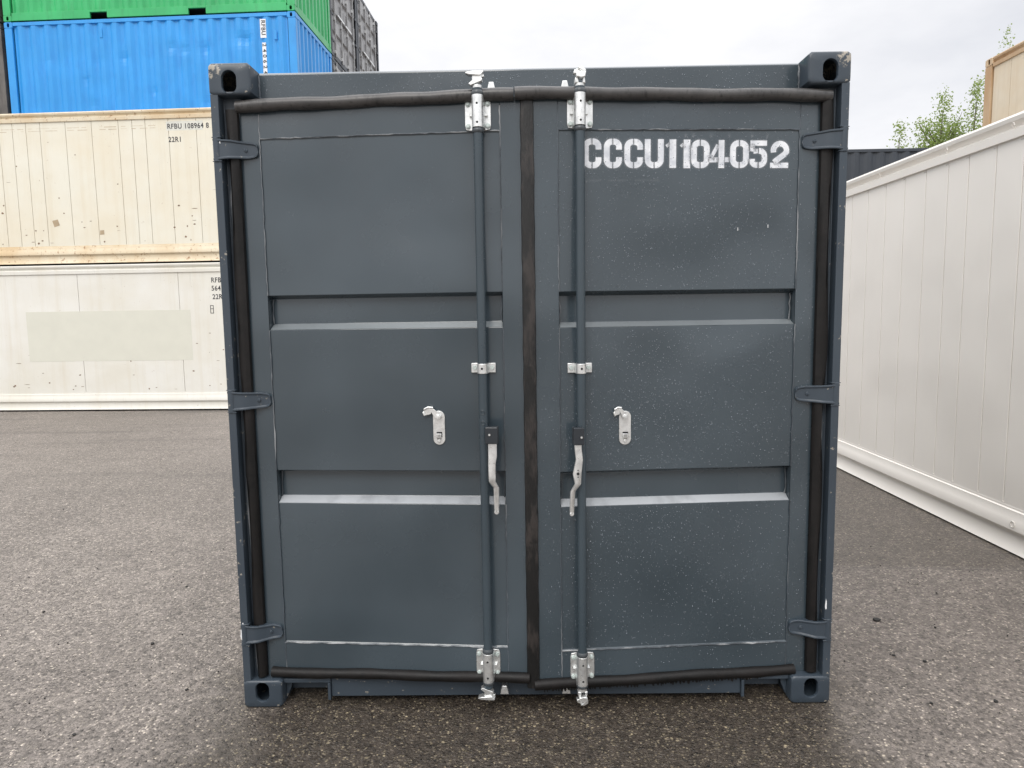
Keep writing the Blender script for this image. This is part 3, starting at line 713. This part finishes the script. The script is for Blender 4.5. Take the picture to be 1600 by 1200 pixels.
# faint sprayed smear below and drips above the plate
for a, b in ((.215, .27), (.30, .37), (.40, .50)):
    m.add([(a, 0, 2.128), (b, 0, 2.128), (b, 0, 2.136), (a, 0, 2.136), (a, 0, 2.120), (b, 0, 2.120)], [(0, 1, 2, 3), (4, 5, 1, 0)], [.22, .22, 0, 0, 0, 0])
for x in (.60, .63, .70, .77, .86, .92):
    m.add([(x-.010, 0, 2.288), (x, 0, 2.288), (x+.010, 0, 2.288), (x-.006, 0, 2.312), (x+.006, 0, 2.312)], [(0, 1, 3), (1, 4, 3), (1, 2, 4)], [0, .40, 0, 0, 0])
m.v = [(x-pivR.x, .004-.0008, z) for x, y, z in m.v]
m.build('serial_number', M_sten, doorR, attr=True, normals=False)
for x, z in ((.81, 1.935), (.93, 1.945)):
    mm = MB(); mm.box(x-pivR.x-.0008, x-pivR.x+.0012, .0025, .0045, z, z+.012); mm.build('paint_nick', M_decal, doorR)

# rain beaded on the right door, header and castings
def drops(parent, n, x0, x1, z0, z1, y, seed, skip=None):
    rr = random.Random(seed); m = MB(); q = 7
    cl = [(rr.uniform(x0, x1), rr.uniform(z0, z1), rr.uniform(.12, .4)) for k in range(26)]
    k = 0
    while k < n:
        if rr.random() < .5: a = rr.choice(cl); x, z = rr.gauss(a[0], a[2]), rr.gauss(a[1], a[2])
        else: x, z = rr.uniform(x0, x1), rr.uniform(z0, z1)
        if not (x0 < x < x1 and z0 < z < z1) or (skip and skip(x, z)): k += .2; continue
        r_ = .0009+.0013*rr.random()**2.6; vs = []
        for rad, h in ((1, 0), (.85, .38), (.45, .62)):
            for i in range(q): t = 2*PI*i/q; vs.append((x+r_*rad*math.cos(t), y-r_*h, z+r_*rad*math.sin(t)*1.15))
        vs.append((x, y-r_*.70, z))
        m.add(vs, [(j*q+i, j*q+(i+1) % q, (j+1)*q+(i+1) % q, (j+1)*q+i) for j in range(2) for i in range(q)]+[(2*q+i, 2*q+(i+1) % q, 3*q) for i in range(q)]); k += 1
    o = m.build('rain_drops', M_water, parent, smooth=True, normals=False); o['kind'] = 'stuff'; return o
bw = NB('water_drop'); bw.setp('Base Color', (.55, .61, .68)); bw.setp('Roughness', .02); bw.setp('Transmission Weight', .68); bw.setp('IOR', 1.34); bw.setp('Specular IOR Level', 1.0)  # pale diffuse tint painted in place of sky glint in the drops
M_water = bw.m
def skipR(x, z):      # the recesses lie deeper than the sheet
    v = x+pivR.x
    return (.107 < v < 1.047 and (1.56 < z < 1.715 or .845 < z < 1.0)) or v < .02
drops(doorR, 7000, .03-pivR.x, 1.12-pivR.x, .14, 2.41, .0034, 1, lambda x, z: skipR(x, z) or not (.11 < x+pivR.x < 1.045 and .26 < z < 2.31))
drops(doorR, 1800, .03-pivR.x, 1.12-pivR.x, .14, 2.41, -.0004, 2, lambda x, z: (.105 < x+pivR.x < 1.05 and .25 < z < 2.32))
drops(main, 900, -1.04, 1.04, 2.49, 2.570, .0895, 3)

# ================================================================== text helper
def text(body, size, parent, loc, rot, mat=M_ink, sx=.62, name='lettering', align='LEFT'):
    c = bpy.data.curves.new(name, 'FONT'); c.body = body; c.size = size; c.extrude = .0008; c.align_x = align; c.space_character = 1.12; c.offset = .002*size/.1
    t = bpy.data.objects.new(name, c); S.collection.objects.link(t)
    dg = bpy.context.evaluated_depsgraph_get(); me = bpy.data.meshes.new_from_object(t.evaluated_get(dg))
    S.collection.objects.unlink(t); bpy.data.objects.remove(t)
    me.materials.clear(); me.materials.append(mat)
    o = bpy.data.objects.new(name, me); S.collection.objects.link(o); o.parent = parent; o.location = loc; o.rotation_euler = rot; o.scale = (sx, 1, 1)
    return o

# ================================================================== generic containers
def iso(name, label, Lx, W, Hh, mat, kind, rail=None, end='corr', group=None, cat='shipping container', pitch=.278, pockets=True, seams=None, detail=True, dent=0):
    """local frame: x along the length, y depth (0 = side facing -y), z up"""
    rail = rail or mat
    e = empty(name, (0, 0, 0), 0, label, cat, group)
    for x0, x1, in ((0, .178), (Lx-.178, Lx)):
        for back in (0, 1):
            for z0 in (0, Hh-.118):
                casting_mb(x0, x1, z0, z0+.118, (x0+x1)/2, z0+.059, W if back else 0, -1 if back else 1, .162, hw=.05, hh=.08, n=20).build('corner_casting', rail, e, origin=(x0, W if back else 0, z0))
            y0 = W-.12 if back else .004
            MB().box(x0+.004 if x0 == 0 else x0+.02, x1-.02 if x0 == 0 else x1-.004, y0, y0+.116, .118, Hh-.118).build('corner_post', rail, e, bevel=.004)
    for back in (0, 1):
        sg = -1 if back else 1; Y = (lambda t: W-t) if back else (lambda t: t)
        if kind == 'corr':
            a, b = sorted((Y(.006), Y(.066)))
            MB().box(.179, Lx-.179, a, b, Hh-.075, Hh-.006).build('top_side_rail', rail, e, bevel=.004)
            mb = MB()
            if pockets:
                xc = Lx/2; ed = [.179, xc-1.205, xc-.845, xc+.845, xc+1.205, Lx-.179]
                a, b = sorted((Y(.004), Y(.05)))
                for k in (0, 2, 4): mb.box(ed[k], ed[k+1], a, b, .012, .165)
                for k in (1, 3): mb.box(ed[k], ed[k+1], a, b, .125, .165); mb.box(ed[k]-.012, ed[k], a, b, .012, .125)if False else None
            else: mb.box(.179, Lx-.179, *sorted((Y(.004), Y(.05))), .012, .165)
            mb.build('bottom_side_rail', rail, e, bevel=.003)
            prof = []; n = max(4, int(round((Lx-.36)/pitch))); p = (Lx-.36)/n
            for k in range(n):
                x = .18+k*p; prof += [(x, Y(.048)), (x+p*.12, Y(.048)), (x+p*.37, Y(.012)), (x+p*.62, Y(.012)), (x+p*.87, Y(.048))]
            prof.append((Lx-.18, Y(.048)))
            zn = 30 if dent else 1
            m = MB(); m.sheet(prof, .165, Hh-.075, 'z', zn)
            if dent and not back:
                rr = random.Random(dent); ds = [(rr.uniform(.4, Lx-.4), rr.uniform(.5, 2.1), rr.uniform(.035, .09), rr.uniform(.008, .020)) for k in range(22)]
                m.v = [(x, y+sum(dd*math.exp(-((x-dx)**2+(z-dz)**2)/(2*ds_*ds_)) for dx, dz, ds_, dd in ds), z) for x, y, z in m.v]
            m.build('side_wall', mat, e)
        else:
            # smooth reefer wall made of sheets with fine seams, over a folded rail top and bottom
            pr = [(.035, Hh-.160), (.006, Hh-.155), (.004, Hh-.100), (.006, Hh-.103), (.030, Hh-.090), (.036, Hh-.078), (.028, Hh-.062), (.006, Hh-.045), (.0, Hh-.02), (.008, Hh-.003), (.06, Hh-.001)]
            MB().sheet([(Y(a_), b_) for a_, b_ in pr], .178, Lx-.178, 'x').build('top_side_rail', rail, e, smooth=True)
            pr = [(.045, .318), (.028, .314), (.022, .300), (.024, .292), (.014, .285), (.010, .232), (.004, .222), (.004, .160), (.030, .140), (.036, .120), (.022, .045), (.004, .012), (.03, .008)]
            MB().sheet([(Y(a_), b_) for a_, b_ in pr], .178, Lx-.178, 'x').build('bottom_side_rail', rail, e, smooth=True)
            MB().box(.17, Lx-.17, *sorted((Y(.045), Y(.07))), .29, Hh-.14).build('wall_core', M_seam, e)
            mb = MB(); xs_ = [.18]+[x for x in (seams or [])]+[Lx-.18]
            for a_, b_ in zip(xs_[:-1], xs_[1:]): mb.box(a_+.0035, b_-.0035, *sorted((Y(.026), Y(.0448))), .2955, Hh-.156)
            mb.build('side_wall', mat, e, bevel=.002, seg=1)
    # ends
    for x0, sg, isend in ((0, 1, 0), (Lx, -1, 1)):
        X = lambda t: x0+sg*t
        a, b = sorted((X(.006), X(.07)))
        if end == 'doors' and isend: pass
        else:
            MB().box(a, b, .163, W-.163, Hh-.085, Hh-.008).build('end_top_rail', rail, e, bevel=.004)
            MB().box(a, b, .163, W-.163, .012, .16).build('end_bottom_rail', rail, e, bevel=.004)
            prof = []; n = 9; p = (W-.24)/n
            for k in range(n): y = .12+k*p; prof += [(X(.055), y), (X(.055), y+p*.14), (X(.012), y+p*.34), (X(.012), y+p*.66), (X(.055), y+p*.86)]
            prof.append((X(.055), W-.12))
            if kind == 'smooth': prof = [(X(.03), .12), (X(.03), W-.12)]
            MB().sheet(prof, .16, Hh-.085, 'z').build('end_wall', mat, e)
    if end == 'doors':
        xf = Lx
        MB().box(xf-.10, xf-.03, .163, W-.163, Hh-.118, Hh-.008).build('door_header', rail, e, bevel=.004)
        MB().box(xf-.10, xf-.03, .163, W-.163, .012, .13).build('door_sill', rail, e, bevel=.004)
        for k in (0, 1):
            ya, yb = (.124, W/2-.012) if k == 0 else (W/2+.012, W-.124)
            prof = [(xf-.035, .132)]
            for zc in (.55, 1.02, 1.50, 1.98): prof += [(xf-.035, zc-.10), (xf-.075, zc-.07), (xf-.075, zc+.07), (xf-.035, zc+.10)]
            prof += [(xf-.035, Hh-.12)]
            m = MB(); m.sheet([(p[0], p[1]) for p in prof], ya+.0, yb, 'y')
            d = m.build('door', mat, e)
            for yy in (ya+.25, yb-.25):
                m = MB(); m.cyl((xf-.012, yy, .06), (xf-.012, yy, Hh-.05), .019, 8); m.build('lock_rod', M_rodfar, d)
                for zz in (.14, .9, 1.7, Hh-.22): MB().box(xf-.034, xf-.004, yy-.05, yy+.05, zz, zz+.07).build('rod_bracket', M_galv, d)
            yh = ya if k == 0 else yb; s1 = 1 if k == 0 else -1
            for zz in (.35, .95, 1.6, 2.2): MB().box(xf-.03, xf+.004, *sorted((yh-s1*.07, yh+s1*.10)), zz, zz+.05).build('hinge', rail, d)
            MB().box(xf-.034, xf-.026, *sorted((yh-.02, yh+.02)), .132, Hh-.12).build('seal', M_rub, d)
            MB().box(xf-.012, xf+.008, yb-.55 if k == 0 else ya+.05, yb-.05 if k == 0 else ya+.55, 1.08, 1.12).build('handle', M_galv, d)
    MB().box(.06, Lx-.06, .06, W-.06, Hh-.03, Hh-.018).build('roof', M_roof, e)
    MB().box(.06, Lx-.06, .06, W-.06, .14, .155).build('floor', M_black, e)
    return e
M_rodfar = solid('weathered_rod_steel', (.34, .34, .34), .4, .3)
M_seam = solid('seam_sealant', (.66, .63, .57), .8)

def place(e, x, y, z, rz, **k):
    e.location = (x, y, z); e.rotation_euler = (0, 0, rz)
    for a, v in k.items(): e[a] = v
    return e
YAW = math.radians(-2.4)
cY, sY = math.cos(YAW), math.sin(YAW)
# block of stacked containers behind, on its own grid turned 2.4 degrees; origin = front right corner of the blue one
def grid(ix, iy, lv, gx=6.13, gy=2.36):
    lx, ly = -6.058-ix*gx, iy*gy
    return (-4.43+lx*cY-ly*sY, 11.68+lx*sY+ly*cY, lv*2.556)
SW, HT = 2.33, 2.545
# --- blue
blue = iso('shipping_container', 'bright blue corrugated container on the third tier, white vertical code decals', 6.058, SW, HT, M_blue, 'corr', dent=3)
place(blue, *grid(0, 0, 2), YAW)
MB().box(5.325, 5.445, .0085, .0105, 2.06, 2.42).build('decal', M_decal, blue)
MB().box(5.350, 5.430, .0085, .0105, .90, 1.97).build('decal', M_decal, blue)
text('RFBU', .115, blue, (5.352, .0075, 2.40), (PI/2, PI/2, 0), sx=1.0)
text('2 4 0 6 2 4', .105, blue, (5.360, .0075, 1.95), (PI/2, PI/2, 0), sx=1.12)
MB().box(5.60, 5.66, .0, .008, 2.02, 2.20).build('vent', M_blue, blue, bevel=.006)
MB().box(2.0, 2.06, .0, .008, 2.18, 2.36).build('vent', M_blue, blue, bevel=.006)
# --- green above it
green = iso('shipping_container', 'green corrugated container on top of the blue one, fork pockets in its rail', 6.058, SW, HT, M_green, 'corr', dent=9)
place(green, *grid(0, 0, 3), YAW)
for dx in (5.95, 2.3):
    pass
# --- dark containers: source with doors on its right end
dk = iso('shipping_container', 'x', 6.058, SW, HT, M_dark, 'corr', end='doors', rail=M_far, group='weathered dark containers stacked door-out behind the green one')
TIER = ['at ground level', 'on the second tier', 'on the third tier', 'on the top tier']
first = True
for iy in (1, 2):
    for lv in (0, 1, 2, 3):
        c = dk if first else copy_tree(dk); first = False
        nm = ('dark grey container with doors facing right, directly behind the coloured pair, ' if iy == 1 else 'dark grey container with doors facing right, farthest back, ')
        place(c, *grid(0, iy, lv), YAW, label=nm+TIER[lv])
# under the blue: plain charcoal ones
c0 = iso('shipping_container', 'charcoal corrugated container at ground level under the blue one', 6.058, SW, HT, M_far, 'corr'); place(c0, *grid(0, 0, 0), YAW)
c1 = copy_tree(c0); place(c1, *grid(0, 0, 1), YAW, label='charcoal corrugated container between the ground and the blue one')
c0['group'] = c1['group'] = 'charcoal containers under the blue one'
# left neighbour
o0 = iso('shipping_container', 'old brown grey container left of the blue one, at the picture edge', 6.058, SW, HT, M_old, 'corr', group='old containers left of the blue one')
place(o0, *grid(1, 0, 2), YAW)
for lv, lb in ((0, 'old brown grey container at ground level left of the blue stack'), (1, 'old brown grey container on the second tier left of the blue stack'), (3, 'old brown grey container left of the green one, at the top left picture corner')):
    place(copy_tree(o0), *grid(1, 0, lv), YAW, label=lb)

# --- two white reefers at left, one on the other
def seamlist(xs): return xs
se = [.69, .98, 1.40, 1.84, 2.08, 2.32, 2.57, 3.02, 3.48, 3.95, 4.19, 4.42, 4.82, 5.30]
SW = 2.438; HR = 2.54
RX, RY = -10.74, 9.42
low = iso('refrigerated_container', 'dirty white smooth-sided container on the ground at left, greenish patch painted on it', 6.058, SW, HR, M_pale, 'smooth', seams=[1.40, 3.02, 4.82], cat='refrigerated container')
place(low, RX, RY, .016, YAW)
up = iso('refrigerated_container', 'yellowed white smooth-sided container with rusty rails, second tier at left, marked RFBU', 6.058, SW, HR, M_beige, 'smooth', rail=M_beige_rail, seams=se, cat='refrigerated container')
place(up, RX, RY, HR+.034, YAW)
fpy = .0255
MB().box(2.04, 5.00, fpy-.0015, fpy, .87, 1.74).build('painted_patch', M_patch, low)
text('RFBU 108964 8', .118, up, (4.80, fpy, 2.215), (PI/2, 0, 0), sx=.86); text('22R1', .118, up, (4.81, fpy, 2.00), (PI/2, 0, 0), sx=.86)
MB().box(4.785, 5.42, fpy+.0002, fpy+.0005, 2.185, 2.335).build('decal', M_decalo, up)
text('RFBU', .118, low, (5.40, fpy, 2.20), (PI/2, 0, 0), sx=.86); text('564 180 3', .118, low, (5.40, fpy, 2.06), (PI/2, 0, 0), sx=.86); text('22R1', .118, low, (5.41, fpy, 1.915), (PI/2, 0, 0), sx=.86)
mm = MB()
for a, b, c, d in ((5.36, 5.42, 1.80, 1.81), (5.36, 5.37, 1.68, 1.80), (5.41, 5.42, 1.68, 1.80), (5.37, 5.41, 1.745, 1.755), (5.36, 5.42, 1.67, 1.68)): mm.box(a, b, fpy-.002, fpy-.0005, c, d)
mm.build('pictogram', M_ink, low)
rr = random.Random(4)
def scuffs(parent, n, x0, x1, z0, z1, mat):
    mm = MB()
    for k in range(n):
        x = rr.uniform(x0, x1); z = z0+(z1-z0)*rr.random()**2.2; w_ = rr.uniform(.008, .03); h = rr.uniform(.006, .022)
        if rr.random() < .25: w_ *= 3; h *= .35
        q = 7; pts = [(x+w_*math.cos(2*PI*i/q)*rr.uniform(.5, 1), z+h*math.sin(2*PI*i/q)*rr.uniform(.5, 1)) for i in range(q)]
        mm.prism(pts, fpy-.001, fpy-.0002, 'y')
    o = mm.build('scuff_marks', mat, parent)
M_scuff = solid('dirt_scuff', (.20, .13, .08), .8, 0, .3)
M_scrape = solid('scraped_paint', (.58, .50, .38), .7, 0, .15)
scuffs(up, 26, 1.7, 5.6, .36, .95, M_scuff); scuffs(low, 24, 1.7, 5.6, .36, 1.0, M_scuff)
mm = MB()
for a, b in ((1.75, 2.28), (2.36, 2.9), (3.05, 3.44), (3.62, 3.92), (4.0, 4.6)):
    for zz in (2.235, 2.275):
        x = a
        while x < b: l_ = rr.uniform(.05, .25); mm.box(x, min(b, x+l_), fpy-.0006, fpy-.0001, zz+rr.uniform(-.006, .006), zz+.008); x += l_+rr.uniform(0, .1)
mm.build('scrape_marks', M_scrape, up)
scuffs(up, 8, 1.7, 5.6, 1.0, 2.2, M_scuff); scuffs(low, 6, 1.7, 5.6, 1.0, 2.2, M_scuff)
M_tape = solid('tape_residue', (.42, .33, .22), .8)
mm = MB(); mm.prism([(2.66, .74), (2.76, .76), (2.79, .66), (2.69, .63)], fpy-.001, fpy-.0003, 'y'); mm.build('tape_residue', M_tape, up); mm = MB(); mm.prism([(3.50, .56), (3.57, .565), (3.57, .49), (3.49, .485)], fpy-.001, fpy-.0003, 'y'); mm.build('tape_residue', M_tape, up)

SW, HT = 2.438, 2.591
# --- white reefer at the right, running away from the camera
HC = 2.858
ys = [9.7-.178]
sm = []; y_ = 9.70-.18
seY = [1.85, 2.109, 2.397, 2.636, 2.923, 3.225, 3.526, 3.834]
# local x runs from the near end (y=-2.49) away; the visible side is local y=W turned to face -X
white = iso('refrigerated_container', 'clean white container with smooth panelled side at the right, running away from the viewer', 12.192, SW, HC, M_white, 'smooth', cat='refrigerated container',
            seams=[.6+k*.29 for k in range(12)]+[v+2.49 for v in seY]+[6.63+k*.3 for k in range(18)])
# rotate +90: local x -> +Y, local y -> -X ; place so that local y=W lies at X=3.163
place(white, 3.163+SW, -2.49, 0, PI/2+math.radians(-.0))
fy = 0
for yw in (1.93, 2.63, 3.60, 4.6):      # lashing rings under the top rail
    mm = MB(); x = yw+2.49
    mm.tube([(x+.016*math.cos(t*PI/8), SW-.004+.006*math.sin(t*PI/8*.5), HC-.074+.018*math.sin(t*PI/8)) for t in range(-6, 9)], .0032, 6); mm.build('lashing_ring', M_white, white, smooth=True)
mm = MB(); x = 1.72+2.49
mm.tube([(x+.02*math.cos(t*PI/8), SW-.002, .20+.02*math.sin(t*PI/8)) for t in range(17)], .003, 6); mm.build('lashing_ring', M_white, white, smooth=True)
# bright tips where the seams meet the sill rail, and drip holes under the top rail
mm = MB()
for v in seY: mm.box(v+2.49-.008, v+2.49+.008, SW-.030, SW-.022, .316, .321)
mm.build('seam_clip', M_white, white)
mm = MB()
for v in seY: mm.box(v+2.49+.005, v+2.49+.035, SW-.0262, SW-.0255, HC-.176, HC-.170)
mm.build('drain_slot', M_seam, white)
# --- stained tan container behind it, second tier, and one under it
tan = iso('refrigerated_container', 'rust-stained tan container up on the second tier behind the white one at right', 6.058, SW, HT, M_tan, 'smooth', rail=M_tan_rail,
          seams=[.45+k*.42 for k in range(13)], cat='refrigerated container', group='tan containers behind the white one')
place(tan, 7.4+SW, 8.80-6.058, 2.896, PI/2)
tn = copy_tree(tan); place(tn, 7.4+SW, 8.80-6.058, .30, PI/2, label='tan container at ground level under the rust-stained one, behind the white one')
tn.location.z = .302
# --- dark pair far behind
fd = iso('shipping_container', 'charcoal corrugated container far behind, its top showing over the white one', 6.058, SW, HT, M_far, 'corr', group='charcoal containers far behind at right')
place(fd, 5.9, 13.5, 2.60, math.radians(-.6))
f2 = copy_tree(fd); place(f2, 5.9, 13.5, 0, math.radians(-.6), label='charcoal corrugated container at ground level far behind at right')

# ================================================================== trees
def tree(x, y, h, rad, seed, label, n=2600, spires=6, low=.35):
    rr = random.Random(seed); e = empty('birch_tree', (x, y, 0), 0, label, 'tree', 'birch trees beyond the containers')
    m = MB(); tips = []
    tp = [(0, 0, 0), (.1, .05, h*.3), (-.08, .1, h*.6), (.05, 0, h*.93)]
    m.tube(tp, [.17, .13, .08, .015], 8)
    for k in range(spires*3):
        zb = h*rr.uniform(low, .8); a = rr.uniform(0, 2*PI); l = rad*(1.15-zb/h*.75)*rr.uniform(.6, 1.1)
        p0 = Vector((0, 0, zb)); p1 = p0+Vector((math.cos(a)*l*.5, math.sin(a)*l*.5, l*.45)); p2 = p0+Vector((math.cos(a)*l, math.sin(a)*l, l*rr.uniform(.9, 1.5)))
        if p2.z > h*.97: p2.z = h*.97
        m.tube([p0, p1, p2], [.05, .03, .008], 5); tips.append((p0, p1, p2))
    tips.append((Vector((0, 0, h*.6)), Vector((.03, 0, h*.8)), Vector((.05, 0, h))))
    m.build('trunk', M_bark, e, smooth=True)
    m = MB()
    for k in range(n):
        p0, p1, p2 = tips[rr.randrange(len(tips))] if rr.random() > .12 else tips[-1]
        t = rr.random()**.75; c = p0.lerp(p1, t*2) if t < .5 else p1.lerp(p2, t*2-1)
        sp = (.30*(1-t)+.16)*rad*.50; c = c+Vector((rr.gauss(0, sp), rr.gauss(0, sp), rr.gauss(0, sp*1.25)))
        s_ = rr.uniform(.03, .075); a = Vector((rr.gauss(0, 1), rr.gauss(0, 1), rr.gauss(0, 1))).normalized(); b = a.orthogonal().normalized()
        b.rotate(__import__('mathutils').Quaternion(a, rr.uniform(0, 6.28))); d = a.cross(b)
        m.add([c-b*s_, c+d*s_*.6, c+b*s_, c-d*s_*.6], [(0, 1, 2, 3)])
    m.build('crown', M_leaf, e, normals=False)
    return e
tree(17.35, 30, 9.95, 1.5, 1, 'short birch at the left of the group, just over the dark container', 4200, 7, .5)
tree(19.55, 30.5, 11.35, 1.9, 2, 'middle birch with a pointed top, over the white container', 7000, 8, .5)
tree(20.75, 30, 11.7, 1.7, 7, 'taller birch right beside the edge of the tan container', 7000, 8, .5)
tree(23.3, 32, 14.6, 1.7, 4, 'tallest birch, only its top twigs showing above the tan container', 2600)

# ================================================================== loose chips on the asphalt
M_stone = solid('pale_stone', (.42, .38, .30), .8)
def chip(x, y, s_, seed, label, mat=M_chip, nm='asphalt_chip', grp='loose dark chips on the asphalt', cat='chip', long=1):
    rr = random.Random(seed); m = MB(); m.hull([(math.cos(a)*s_*rr.uniform(.6, 1)*long, math.sin(a)*s_*rr.uniform(.5, 1), z) for z in (0, s_*rr.uniform(.4, .7)) for a in [k*1.05+rr.random()*.5 for k in range(6)]])
    o = m.build(nm, mat); o.location = (x, y, .001); o.rotation_euler = (0, 0, rr.uniform(0, 6)); o['label'] = label; o['category'] = cat
    if grp: o['group'] = grp
    return o
chip(1.80, .76, .020, 3, 'largest curved black chip on the asphalt right of the container', long=1.2)
for x, y in ((1.79, .76),): pass
small = [(2.05, .67, 'small black chip between the container and the white one, beyond the curved chip'), (1.69, .39, 'black chip just in front of the curved one, nearest the right door'), (1.80, .33, 'black chip right of the one nearest the right door'),
         (1.63, -.01, 'black chip low at the right, level with the container foot'), (1.90, 0, 'black chip farthest right in the low right corner of the ground'), (-2.09, 1.3, 'black chip on the left asphalt nearest the container, by the paving joint'),
         (-2.73, .96, 'black chip farthest left on the asphalt'), (-1.91, .57, 'black chip in the middle of the left asphalt'), (-1.82, -.18, 'black chip low at the left, toward the bottom edge'), (-1.53, .14, 'black chip beside the left foot of the container')]
for k, (x, y, lb) in enumerate(small): chip(x, y, .0085+.003*((k*37) % 10)/10, 20+k, lb)
# fine grit, uncountable
rr = random.Random(8); m = MB()
for k in range(1300):
    x = rr.uniform(-7, 4); y = rr.uniform(-.6, 8) if rr.random() < .6 else rr.uniform(-.6, 2)
    if abs(x) < 1.3 and y > -.05: continue
    if x > 3.1: continue
    s_ = rr.uniform(.002, .0055)
    m.hull([(x+math.cos(a)*s_*rr.uniform(.6, 1), y+math.sin(a)*s_*rr.uniform(.6, 1), .001+z) for z in (0, s_*.8) for a in (0, 1.6, 3.1, 4.7)])
gt = m.build('grit', M_chip); gt['kind'] = 'stuff'
